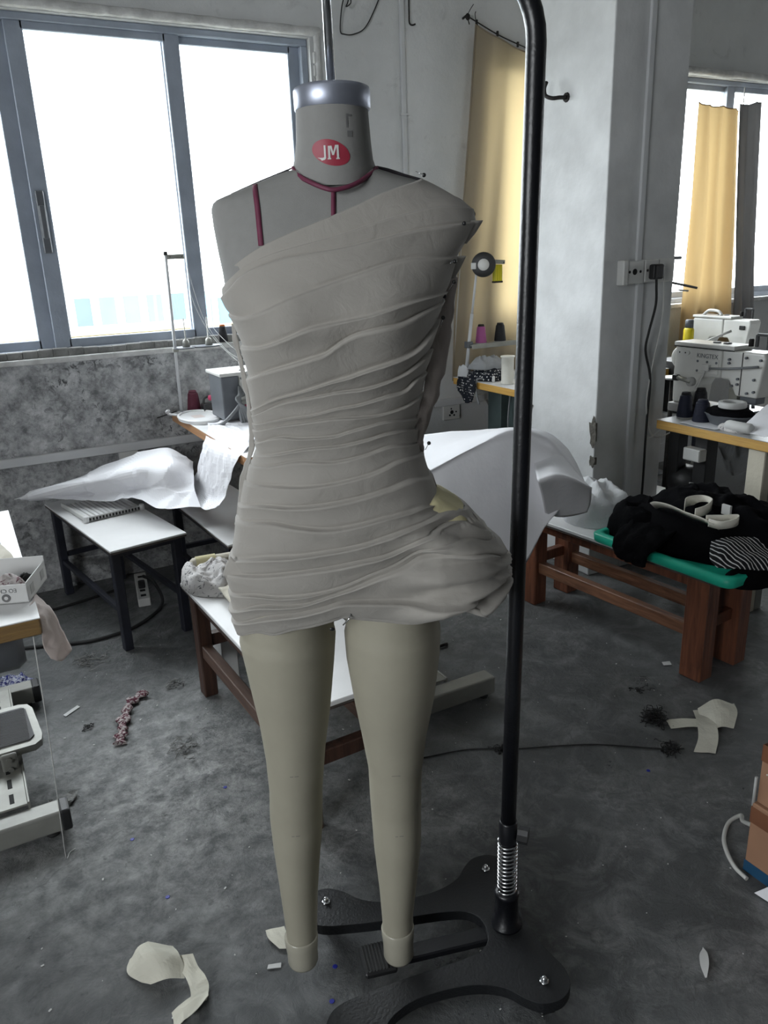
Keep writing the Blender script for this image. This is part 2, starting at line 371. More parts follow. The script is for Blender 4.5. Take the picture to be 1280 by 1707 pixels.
# ================================================================ mesh helpers
class MB:
    def __init__(s):
        s.v = []; s.f = []; s.s = []; s.M = None

    def add(s, vs, fs, smooth=False):
        o = len(s.v)
        if s.M is not None:
            vs = [tuple(s.M @ Vector(p)) for p in vs]
        s.v += [tuple(p) for p in vs]; s.f += [tuple(i + o for i in f) for f in fs]; s.s += [smooth] * len(fs)
        return s

    def at(s, loc=(0, 0, 0), rz=0.0, rx=0.0, ry=0.0, sc=1.0):
        s.M = Matrix.Translation(loc) @ Matrix.Rotation(rz, 4, 'Z') @ Matrix.Rotation(ry, 4, 'Y') @ Matrix.Rotation(rx, 4, 'X') @ Matrix.Scale(sc, 4)
        return s

    def box(s, a, b, bev=0.0):
        """axis box from corner a to corner b, edges chamfered by bev"""
        x0, y0, z0 = (min(a[i], b[i]) for i in range(3)); x1, y1, z1 = (max(a[i], b[i]) for i in range(3))
        e = min(bev, (x1 - x0) * .45, (y1 - y0) * .45, (z1 - z0) * .45)
        if e <= 0:
            vs = [(x, y, z) for z in (z0, z1) for y in (y0, y1) for x in (x0, x1)]
            return s.add(vs, [(0, 2, 3, 1), (4, 5, 7, 6), (0, 1, 5, 4), (2, 6, 7, 3), (0, 4, 6, 2), (1, 3, 7, 5)])
        bm = bmesh.new(); bmesh.ops.create_cube(bm, size=1.0)
        for v in bm.verts:
            v.co = ((x0 + x1) / 2 + v.co.x * (x1 - x0), (y0 + y1) / 2 + v.co.y * (y1 - y0), (z0 + z1) / 2 + v.co.z * (z1 - z0))
        bmesh.ops.bevel(bm, geom=bm.edges[:], offset=e, segments=2 if e > .004 else 1, affect='EDGES', profile=.5)
        bm.verts.index_update()
        s.add([tuple(v.co) for v in bm.verts], [[v.index for v in f.verts] for f in bm.faces]); bm.free()
        return s

    def bar(s, p, q, w, h, up=(0, 0, 1), bev=.002):
        """beam of section w x h from p to q"""
        p = Vector(p); q = Vector(q); d = (q - p); L = d.length; d.normalize(); u = Vector(up)
        if abs(u.dot(d)) > .98:
            u = Vector((1, 0, 0))
        x = d.cross(u).normalized(); z = x.cross(d)
        R = Matrix((x, d, z)).transposed().to_4x4(); old = s.M
        T = Matrix.Translation(p) @ R
        s.M = T if old is None else old @ T
        s.box((-w / 2, 0, -h / 2), (w / 2, L, h / 2), bev); s.M = old
        return s

    def tube(s, pts, r, n=8, cap=True, closed=False):
        P = [Vector(p) for p in pts]; k = len(P); rs = r if isinstance(r, (list, tuple)) else [r] * k
        t0 = (P[1] - P[0]).normalized(); a = Vector((0, 0, 1)) if abs(t0.z) < .9 else Vector((1, 0, 0))
        nrm = t0.cross(a).normalized(); vs = []
        for i in range(k):
            if closed:
                t = (P[(i + 1) % k] - P[i - 1]).normalized()
            else:
                t = (P[min(i + 1, k - 1)] - P[max(i - 1, 0)]).normalized()
            nrm = (nrm - t * nrm.dot(t)).normalized(); bn = t.cross(nrm)
            vs += [tuple(P[i] + (nrm * math.cos(2 * math.pi * j / n) + bn * math.sin(2 * math.pi * j / n)) * rs[i]) for j in range(n)]
        fs = []
        for i in range(k if closed else k - 1):
            i2 = (i + 1) % k
            fs += [(i * n + j, i * n + (j + 1) % n, i2 * n + (j + 1) % n, i2 * n + j) for j in range(n)]
        s.add(vs, fs, True)
        if cap and not closed:
            o = len(s.v) - len(vs)
            s.f += [tuple(o + j for j in reversed(range(n))), tuple(o + (k - 1) * n + j for j in range(n))]; s.s += [False, False]
        return s

    def lathe(s, prof, n=24, c=(0, 0, 0), axis='Z', cap=True):
        vs = []; k = len(prof)
        for r, z in prof:
            for j in range(n):
                a = 2 * math.pi * j / n; x, y = r * math.cos(a), r * math.sin(a)
                p = (x, y, z) if axis == 'Z' else ((z, x, y) if axis == 'X' else (y, z, x))
                vs.append((p[0] + c[0], p[1] + c[1], p[2] + c[2]))
        fs = [(i * n + j, i * n + (j + 1) % n, (i + 1) * n + (j + 1) % n, (i + 1) * n + j) for i in range(k - 1) for j in range(n)]
        s.add(vs, fs, True)
        if cap:
            o = len(s.v) - len(vs)
            s.f += [tuple(o + j for j in reversed(range(n))), tuple(o + (k - 1) * n + j for j in range(n))]; s.s += [False, False]
        return s

    def grid(s, P, closed=False, smooth=True):
        R = len(P); C = len(P[0]); vs = [tuple(p) for row in P for p in row]
        fs = [(i * C + j, i * C + (j + 1) % C, (i + 1) * C + (j + 1) % C, (i + 1) * C + j) for i in range(R - 1) for j in range(C if closed else C - 1)]
        return s.add(vs, fs, smooth)

    def prism(s, poly, z0, z1, axis='Z', smooth=False):
        n = len(poly)
        def P(x, y, z):
            return (x, y, z) if axis == 'Z' else ((z, x, y) if axis == 'X' else (x, z, y))
        vs = [P(x, y, z0) for x, y in poly] + [P(x, y, z1) for x, y in poly]
        fs = [tuple(reversed(range(n))), tuple(range(n, 2 * n))]
        s.add(vs, fs)
        o = len(s.v) - 2 * n
        s.f += [(o + i, o + (i + 1) % n, o + n + (i + 1) % n, o + n + i) for i in range(n)]; s.s += [smooth] * n
        return s

    def ball(s, c, r, n=12, sq=(1, 1, 1)):
        prof = [(max(1e-4, math.sin(math.pi * i / n)), -math.cos(math.pi * i / n)) for i in range(n + 1)]; m = n * 2
        vs = [(c[0] + r * sq[0] * p[0] * math.cos(2 * math.pi * j / m), c[1] + r * sq[1] * p[0] * math.sin(2 * math.pi * j / m), c[2] + r * sq[2] * p[1]) for p in prof for j in range(m)]
        return s.add(vs, [(i * m + j, i * m + (j + 1) % m, (i + 1) * m + (j + 1) % m, (i + 1) * m + j) for i in range(n) for j in range(m)], True)

    def build(s, name, m, parent=None, solid=0.0, sub=0, off=0.0, bevel=0.0, loc=None):
        me = bpy.data.meshes.new(name); me.from_pydata(s.v, [], s.f); me.validate()
        if len(me.polygons) == len(s.s):
            me.polygons.foreach_set('use_smooth', s.s)
        bm = bmesh.new(); bm.from_mesh(me); bmesh.ops.remove_doubles(bm, verts=bm.verts, dist=1e-6)
        bmesh.ops.recalc_face_normals(bm, faces=bm.faces); bm.to_mesh(me); bm.free()
        me.materials.append(MT[m] if isinstance(m, str) else m)
        o = bpy.data.objects.new(name, me); COL.objects.link(o)
        if parent is not None:
            o.parent = parent
        if loc is not None:
            o.location = loc
        if solid:
            md = o.modifiers.new('thickness', 'SOLIDIFY'); md.thickness = solid; md.offset = off
        if sub:
            md = o.modifiers.new('smooth', 'SUBSURF'); md.levels = sub; md.render_levels = sub
        return o


def tag(o, label, cat, group=None):
    o['label'] = label; o['category'] = cat
    if group:
        o['group'] = group
    return o


def thing(name, label, cat, loc=(0, 0, 0), rz=0.0, group=None, rx=0.0, ry=0.0):
    o = bpy.data.objects.new(name, None); COL.objects.link(o)
    o.empty_display_size = .05; o.location = loc; o.rotation_euler = (rx, ry, rz)
    return tag(o, label, cat, group)


def struct(o):
    o['kind'] = 'structure'
    return o


def spline(pts, k=8, closed=False):
    """Catmull-Rom through pts"""
    P = [Vector(p) for p in pts]; n = len(P); out = []
    for i in range(n if closed else n - 1):
        if closed:
            a, b, c, d = P[i - 1], P[i], P[(i + 1) % n], P[(i + 2) % n]
        else:
            b, c = P[i], P[i + 1]
            a = P[i - 1] if i > 0 else b * 2 - c
            d = P[i + 2] if i + 2 < n else c * 2 - b
        for j in range(k):
            t = j / k
            out.append(0.5 * ((2 * b) + (c - a) * t + (2 * a - 5 * b + 4 * c - d) * t * t + (3 * b - a - 3 * c + d) * t ** 3))
    if not closed:
        out.append(P[-1])
    return out


def patch(ctrl, ku=6, kv=6):
    """smooth surface grid through a grid of control points"""
    rows = [spline(r, ku) for r in ctrl]
    cols = [spline([r[j] for r in rows], kv) for j in range(len(rows[0]))]
    return [[cols[j][i] for j in range(len(cols))] for i in range(len(cols[0]))]


def crumple(P, amp, freq, seed=0, ridged=True):
    """creases pushed into a sheet along its own normals"""
    R, C = len(P), len(P[0]); out = []
    for i in range(R):
        row = []
        for j in range(C):
            p = Vector(P[i][j]); du = Vector(P[i][min(j + 1, C - 1)]) - Vector(P[i][max(j - 1, 0)])
            dv = Vector(P[min(i + 1, R - 1)][j]) - Vector(P[max(i - 1, 0)][j]); n = du.cross(dv)
            n = n.normalized() if n.length > 1e-9 else Vector((0, 0, 1))
            q = p * freq + Vector((seed * 7.3, seed * 3.1, seed * 1.7))
            if ridged:
                d, _ = noise.voronoi(q)
                h = (d[1] - d[0]) * .8 + .5 * noise.noise(q * .6)
            else:
                h = noise.fractal(q, 1.0, 2.0, 4)
            row.append(p + n * (amp * (h - .35)))
        out.append(row)
    return out


def heap(cx, cy, z0, rx, ry, h, seed, n=36, m=20, ridge=1.0, power=.55, freq=9.0, rot=0.0):
    """a heaped cloth: closed dome with folds, flat underneath, in local coordinates"""
    P = []
    for i in range(m + 1):
        t = i / m; row = []
        for j in range(n):
            a = 2 * math.pi * j / n; q = Vector((math.cos(a) * t * 1.4 + seed, math.sin(a) * t * 1.4, seed * .37))
            rr = 1 + .22 * noise.noise(Vector((math.cos(a) * 1.6 + seed * 2, math.sin(a) * 1.6, 3.1)))
            x = rx * t * rr * math.cos(a); y = ry * t * rr * math.sin(a)
            base = (1 - t ** 2.6) ** power if t < 1 else 0
            f = abs(noise.noise(Vector((x * freq + seed, y * freq * .6, seed)))) + .5 * abs(noise.noise(Vector((x * freq * 2.3, y * freq * 2.1 + seed, 1.7))))
            z = h * base * (1 - .55 * ridge * f) + (.004 if t >= 1 else .006)
            ca, sa = math.cos(rot), math.sin(rot)
            row.append((cx + x * ca - y * sa, cy + x * sa + y * ca, z0 + z))
        P.append(row)
    P.append([(cx + (p[0] - cx) * .97, cy + (p[1] - cy) * .97, z0) for p in P[-1]])
    return P


def lerp_poly(L, x):
    return float(np.interp(x, [p[0] for p in L], [p[1] for p in L]))

# ================================================================ the room
WY = 3.89            # inner face of the window wall
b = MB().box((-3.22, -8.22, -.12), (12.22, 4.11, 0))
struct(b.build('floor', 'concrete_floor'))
b = MB().box((-3.22, -8.22, 3.3), (12.22, 4.11, 3.45))
struct(b.build('ceiling', 'white_plaster'))


def wall_with_holes(name, x0, x1, holes, z0, z1, t, y, along='X', m='plaster_wall'):
    b = MB(); xs = x0
    def bx(a, c, e, g):
        if along == 'X':
            b.box((a, y, e), (c, y + t, g))
        else:
            b.box((y, a, e), (y + t, c, g))
    for (hx0, hx1, hz0, hz1) in holes:
        bx(xs, hx0, z0, z1); bx(hx0, hx1, z0, hz0); bx(hx0, hx1, hz1, z1); xs = hx1
    bx(xs, x1, z0, z1)
    return struct(b.build(name, m))


wall_with_holes('wall_back', -3.22, 12.22, [(-1.10, 1.76, 1.10, 2.50), (2.84, 6.60, 1.10, 2.50)], 0, 3.3, .22, WY)
wall_with_holes('wall_left', -8.22, WY, [(-1.6, .6, 1.10, 2.50)], 0, 3.3, .22, -3.22, 'Y', 'rear_plaster')  # opening out of view, added so sky light fills the dress front
wall_with_holes('wall_right', -8.22, WY, [(-.5, 1.3, 1.10, 2.50)], 0, 3.3, .22, 12.0, 'Y', 'rear_plaster')  # opening out of view, added to brighten the dim far end
wall_with_holes('wall_front', -3.0, 12.0, [], 0, 3.3, .22, -8.22, 'X', 'rear_plaster')


def window(name, x0, x1, posts, y, z0=1.10, z1=2.50, rs=.03):
    """aluminium sliding window: outer frame, one sash with a pane between each pair of posts"""
    w = bpy.data.objects.new(name, None); COL.objects.link(w); w.location = (x0, y, z0); struct(w)
    W = x1 - x0; Hh = z1 - z0
    f = MB()
    f.box((0, 0, 0), (W, .075, .045), .004); f.box((0, 0, Hh - .03), (W, .075, Hh), .004)
    f.box((0, 0, .045), (.035, .075, Hh - .03), .004); f.box((W - .035, 0, .045), (W, .075, Hh - .03), .004)
    f.build('frame', 'window_aluminium', w)
    edges = [0.03] + posts + [W - rs]
    for i in range(0, len(edges), 2):
        a, c = edges[i], edges[i + 1]; yo = .012 if (i // 2) % 2 == 0 else .036
        s = MB(); st = .062
        s.box((a - st, yo, .042), (a + .012, yo + .028, Hh - .028), .003); s.box((c - .012, yo, .042), (c + st, yo + .028, Hh - .028), .003)
        s.box((a, yo, .042), (c, yo + .026, .085), .003); s.box((a, yo, Hh - .06), (c, yo + .026, Hh - .028), .003)
        so = s.build('sash', 'window_aluminium', w)
        g = MB().box((a + .005, yo + .010, .08), (c - .005, yo + .015, Hh - .055)); g.build('pane', 'window_glass', so)
    return w


w1 = window('window_1', -1.10, 1.76, [.66, .75, 1.46, 1.575, 2.175, 2.22], WY + .03, rs=.078)
# the sliding latch on the wide double stile
h = MB().box((1.535, -.012, .52), (1.56, .014, .66), .006).box((1.53, -.004, .46), (1.565, .012, .72), .004)
h.build('latch', 'machine_grey', w1)
window('window_2', 2.84, 6.60, [.90, .98, 1.94, 1.99, 2.90, 2.96], WY + .03)


def bead(name, x0, x1, z, r, seed, y=WY, vertical=False):
    """uneven hand-laid plaster bead along the edge of an opening"""
    pts = []; rs = []; n = 60
    for i in range(n + 1):
        t = i / n; a = x0 + (x1 - x0) * t; k = noise.noise(Vector((a * 7, seed, 0)))
        p = (a, y - .004, z + .006 * k) if not vertical else (z + .006 * k, y - .004, a)
        pts.append(p); rs.append(r * (1 + .25 * noise.noise(Vector((a * 16, seed + 5, 0)))))
    return struct(MB().tube(pts, rs, 8).build(name, 'plaster_bead'))


bead('trim_1', -1.12, 1.81, 2.525, .021, 1)
bead('trim_2', 2.80, 6.62, 2.525, .024, 2)
bead('trim_3', 2.28, 2.54, 1.795, .016, 3, vertical=True)
b = MB()
for i in range(9):
    z = 1.95 + i * .055
    b.box((1.772, WY - .006 - .004 * (i % 3), z), (1.80 + .008 * (i % 2), WY + .01, z + .05), .004)
struct(b.build('trim_4', 'plaster_bead'))
struct(MB().box((-1.14, WY - .022, 1.086), (1.80, WY + .03, 1.112), .006).build('trim_5', 'plaster_bead'))
struct(MB().box((2.80, WY - .03, 1.082), (6.64, WY + .03, 1.112), .006).build('trim_6', 'plaster_bead'))
b = MB().box((-1.10, WY + .105, 1.10), (1.76, WY + .24, 1.186), .004)
struct(b.build('trim_7', 'yellow_ledge'))
b = MB().box((2.84, WY + .105, 1.10), (6.60, WY + .24, 1.15), .004)
struct(b.build('trim_8', 'yellow_ledge'))
b = MB()
for i in range(44):
    x = -1.10 + i * .065; k = noise.noise(Vector((x * 4, 2, 0)))
    b.box((x, WY - .002 - .004 * abs(k), 1.110), (x + .066, WY + .032, 1.146 + .010 * k), .004)
struct(b.build('trim_11', 'window_mortar'))
# cable trunking along the wall and the thin conduit going up
b = MB()
for x0, x1 in ((-2.6, -.5), (-.497, 1.22), (1.223, 2.418), (2.421, 2.78)):
    b.box((x0, WY - .024, .634), (x1, WY, .676), .003)
struct(b.build('trim_9', 'trunking_plastic'))
b = MB().box((2.258, WY - .014, .676), (2.284, WY, 3.3), .003).box((2.250, WY - .018, 2.185), (2.300, WY, 2.195), .001)
struct(b.build('trim_10', 'trunking_plastic'))
struct(MB().box((-3.0, WY - .012, 0), (8.0, WY, .14), .003).build('baseboard_back', 'plaster_wall'))

# the free-standing plastered pillar
pil = bpy.data.objects.new('pillar', None); COL.objects.link(pil); pil.location = (2.478, 2.596, 0); struct(pil)
MB().box((0, 0, 0), (.424, .55, 3.3), .006).build('shaft', 'pillar_plaster', pil)
t = MB().box((.178, -.014, 1.437), (.206, .0, 3.3), .002)
t.box((.190, -.016, .02), (.226, .0, 1.342), .002); t.build('cable_trunking', 'trunking_plastic', pil)
rnd = random.Random(4)


def chip(parent, y, z, w, h, seed, x=-.003):
    r = random.Random(seed); n = 16; P = []
    for k, s in enumerate((1.0, .72, .35)):
        P.append([(x - .002 * (k == 1), y + w * s * math.cos(2 * math.pi * j / n) * (1 + .8 * noise.noise(Vector((j * .63, seed, 0)))), z + h * s * math.sin(2 * math.pi * j / n) * (1 + .8 * noise.noise(Vector((j * .59, seed, 4))))) for j in range(n)])
    P.append([(x - .001, y, z)] * n)
    MB().grid(P, closed=True, smooth=False).build('plaster_chip', 'bare_cement', parent)


chip(pil, .012, .700, .022, .075, 1); chip(pil, .010, .565, .018, .028, 2); chip(pil, .49, .745, .045, .05, 3)
MB().box((-.003, -.003, .66), (.010, .012, .745), .002).build('plaster_chip', 'bare_cement', pil)
MB().box((-.003, -.003, .55), (.016, .010, .585), .002).build('plaster_chip', 'bare_cement', pil)
MB().box((-.004, -.004, .24), (.012, .012, .36), .003).build('plaster_chip', 'bare_cement', pil)


def surface_socket(name, label, x0, x1, z0, z1, y, holes, d=.036, cover=False):
    o = thing(name, label, 'socket', ((x0 + x1) / 2, y, z0)); W = x1 - x0
    MB().box((-W / 2, -d, 0), (W / 2, 0, z1 - z0), .004).build('plate', 'socket_plastic', o)
    for hx, hz, r in holes:
        MB().lathe([(r, -d - .0012), (r, -d + .002)], 12, (hx, 0, hz), 'Y').build('socket_hole', 'dark_hole', o)
    if cover:
        MB().box((-W / 2 - .004, -d - .006, -.004), (-W / 2 + .026, 0, z1 - z0 + .004), .004).build('cover_strip', 'socket_plastic', o)
    return o


surface_socket('wall_socket', 'light grey socket box with white end strip on the pillar, nearest the pillar corner', 2.558, 2.682, 1.342, 1.437, 2.596, [(.005, .05, .013), (.038, .05, .006), (-.025, .05, .006)], .036, True)
surface_socket('wall_socket', 'socket box on the pillar holding a black plug', 2.684, 2.768, 1.345, 1.440, 2.596, [(-.026, .05, .006)])
surface_socket('wall_socket', 'blank grey socket box at the far edge of the pillar above the hanging white cable', 2.771, 2.872, 1.342, 1.442, 2.596, [], .03)
surface_socket('wall_socket', 'cream wall socket with dark holes below the trunking beside the ochre edged table', 2.482, 2.602, .548, .636, WY, [(.0, .045, .012), (-.014, .028, .006), (.016, .026, .006), (.03, .045, .005), (-.004, .066, .005)], .02)
surface_socket('wall_socket', 'white wall socket half hidden behind the crumpled paper under the trunking', .612, .702, .565, .640, WY, [(-.02, .03, .006), (.02, .03, .006)], .02)

plug = thing('plug', 'black plug with its flex pushed into the pillar socket', 'plug', (2.735, 2.56, 1.375))
MB().box((-.030, -.036, -.018), (.030, 0, .045), .008).build('body', 'black_plastic', plug)
MB().tube(spline([(0, -.02, -.015), (.006, -.018, -.05), (.016, -.012, -.13), (-.002, .0, -.245), (-.002, .012, -.325), (.034, .014, -.425), (.044, .014, -.489), (.040, .014, -.606), (.037, .012, -.736), (.039, .012, -.97), (.03, .012, -1.25)], 8), .0055, 8).build('flex', 'cable_black', plug)
tag(MB().tube(spline([(2.749, 2.552, 1.413), (2.77, 2.545, 1.408), (2.792, 2.55, 1.354), (2.810, 2.56, 1.185), (2.792, 2.57, 1.03), (2.774, 2.575, .907), (2.766, 2.575, .789), (2.798, 2.572, .666), (2.83, 2.55, .64), (2.9, 2.53, .66)], 8), .0035, 6).build('cable', 'cable_white'), 'thin white cable hanging in a loop down the pillar', 'cable')
tag(MB().tube(spline([(2.478, 2.865, 2.108), (2.44, 2.866, 2.106), (2.415, 2.885, 2.105), (2.405, 2.915, 2.12), (2.41, 2.93, 2.15), (2.425, 2.935, 2.175)], 6), .008, 8).lathe([(.018, 2.472), (.020, 2.478)], 10, (0, 2.865, 2.108), 'X').build('wall_hook', 'rust_iron'), 'black iron hook sticking out of the pale side of the pillar', 'hook')
# wires on the upper wall
tag(MB().tube(spline([(1.985, WY - .012, 2.76), (1.969, WY - .02, 2.673), (1.95, WY - .03, 2.64), (1.975, WY - .035, 2.66), (1.96, WY - .03, 2.70), (1.935, WY - .02, 2.65), (1.922, WY - .012, 2.543), (1.944, WY - .012, 2.527), (1.993, WY - .012, 2.531), (2.061, WY - .012, 2.567), (2.133, WY - .008, 2.676), (2.17, WY - .008, 2.76)], 8), .003, 6).build('wire', 'cable_black'), 'tangled black wire looped on the wall above the mannequin', 'wire')
tag(MB().tube(spline([(2.315, WY - .008, 2.78), (2.313, WY - .01, 2.65), (2.312, WY - .014, 2.607), (2.322, WY - .022, 2.596), (2.338, WY - .03, 2.600)], 6), .004, 6).build('wire', 'rust_iron'), 'short bent wire hanging on the wall next to the conduit', 'wire')

# ---------------------------------------------------------------- outside
struct(MB().box((-80, 4.6, -9.2), (140, 160, -9.0)).build('exterior_ground', 'outside_ground'))


def far_building(label, x, y, w, d, h, rows, cols, wm, gm):
    o = thing('far_building', label, 'building', (x, y, -9.0))
    MB().box((0, 0, 0), (w, d, h)).build('walls', wm, o)
    MB().box((-.2, -.2, h), (w + .2, d + .2, h + .35)).build('parapet', wm, o)
    pw = w / cols; ph = h / rows
    for i in range(rows):
        for j in range(cols):
            a = MB().box((j * pw + pw * .18, -.10, i * ph + ph * .25), (j * pw + pw * .82, .05, i * ph + ph * .85))
            a.build('window_pane', gm if (i * 3 + j) % 4 else 'building_dark', o)
    return o


far_building('pale far building with blue window bays seen low through the window', 4.6, 36, 6, 8, 9.5, 5, 6, 'building_white', 'building_blue')
far_building('bluish far building behind the wide window stile', -4.5, 40, 6.2, 8, 9.6, 5, 5, 'building_blue', 'building_dark')
far_building('low white far block near the thread stand', 11.6, 42, 5, 8, 9.0, 4, 5, 'building_white', 'building_blue')

# ================================================================ the dress form (profiles in metres: [x, height] in the form's own frame)
TL = [[-0.2091,0.8806],[-0.2057,0.9507],[-0.1993,1.0074],[-0.189,1.0623],[-0.1759,1.1158],[-0.1611,1.1679],[-0.1432,1.2135],[-0.148,1.2492],[-0.1487,1.3087],[-0.1531,1.3666],[-0.1644,1.4093],[-0.1735,1.451],[-0.176,1.4827],[-0.1803,1.5138],[-0.184,1.5488],[-0.1852,1.5729],[-0.1824,1.5822],[-0.1736,1.5886],[-0.155,1.5948],[-0.1177,1.6079],[-0.0852,1.6186],[-0.0558,1.6269]]
TR = [[0.1549,0.8692],[0.1575,0.9049],[0.1583,0.9634],[0.1558,1.0205],[0.1484,1.0875],[0.1368,1.142],[0.1223,1.1849],[0.1151,1.2265],[0.1245,1.2865],[0.1386,1.3446],[0.1513,1.4012],[0.1654,1.4471],[0.1773,1.4831],[0.1918,1.5183],[0.2023,1.5487],[0.2042,1.566],[0.1949,1.575],[0.1691,1.5887],[0.1297,1.6044],[0.096,1.6138],[0.0618,1.6249]]
DL = [[-0.2136,0.8665],[-0.2155,0.881],[-0.2182,0.919],[-0.2177,0.9572],[-0.2206,0.9917],[-0.2102,1.0136],[-0.1972,1.0628],[-0.187,1.1057],[-0.1805,1.1321],[-0.1661,1.1682],[-0.149,1.2036],[-0.1513,1.2343],[-0.1526,1.2645],[-0.1516,1.3088],[-0.1539,1.3476],[-0.1585,1.381],[-0.1677,1.4141],[-0.1774,1.4311],[-0.1815,1.4468],[-0.1792,1.4603],[-0.1697,1.4806]]
DR = [[0.1592,0.8665],[0.166,0.8781],[0.2099,0.8873],[0.2395,0.8997],[0.2645,0.9278],[0.2717,0.9624],[0.2614,1.0088],[0.242,1.0381],[0.2154,1.064],[0.1923,1.0873],[0.1579,1.0979],[0.1448,1.1255],[0.1321,1.1634],[0.1216,1.2005],[0.1173,1.2315],[0.1252,1.2715],[0.1341,1.3157],[0.1447,1.3588],[0.1542,1.4011],[0.1623,1.4288],[0.1692,1.4424],[0.1771,1.465],[0.1869,1.4935],[0.2041,1.5223],[0.2173,1.5439],[0.2117,1.5623],[0.1968,1.5766],[0.1691,1.5921],[0.1325,1.6076]]
LEGS = [[[-0.1833,0.107],[-0.1805,0.1618],[-0.1827,0.2145],[-0.1856,0.2876],[-0.1898,0.3721],[-0.1915,0.4537],[-0.1861,0.5196],[-0.1854,0.5976],[-0.1905,0.6839],[-0.2026,0.7864],[-0.2114,0.8555]],[[-0.1193,0.1006],[-0.1149,0.1715],[-0.1086,0.2513],[-0.1001,0.3299],[-0.0886,0.4191],[-0.083,0.5112],[-0.0711,0.613],[-0.0569,0.6988],[-0.0432,0.8041],[-0.0363,0.8694]],[[0.0214,0.0899],[0.0226,0.1583],[0.0197,0.2472],[0.0128,0.3544],[0.0095,0.4784],[0.0092,0.5566],[-0.0001,0.633],[-0.0103,0.7071],[-0.0212,0.8026],[-0.0231,0.8722]],[[0.0853,0.0836],[0.0876,0.181],[0.0986,0.2756],[0.1094,0.3743],[0.1111,0.4557],[0.113,0.5484],[0.1228,0.6305],[0.1381,0.7146],[0.1495,0.8035],[0.155,0.8824]]]
NECK_L = [[-0.0603,1.6262],[-0.0558,1.6393],[-0.0515,1.6622],[-0.0493,1.7049],[-0.0474,1.7325]]
NECK_R = [[0.0663,1.6231],[0.0613,1.6358],[0.0587,1.659],[0.0561,1.7036],[0.0573,1.7314]]
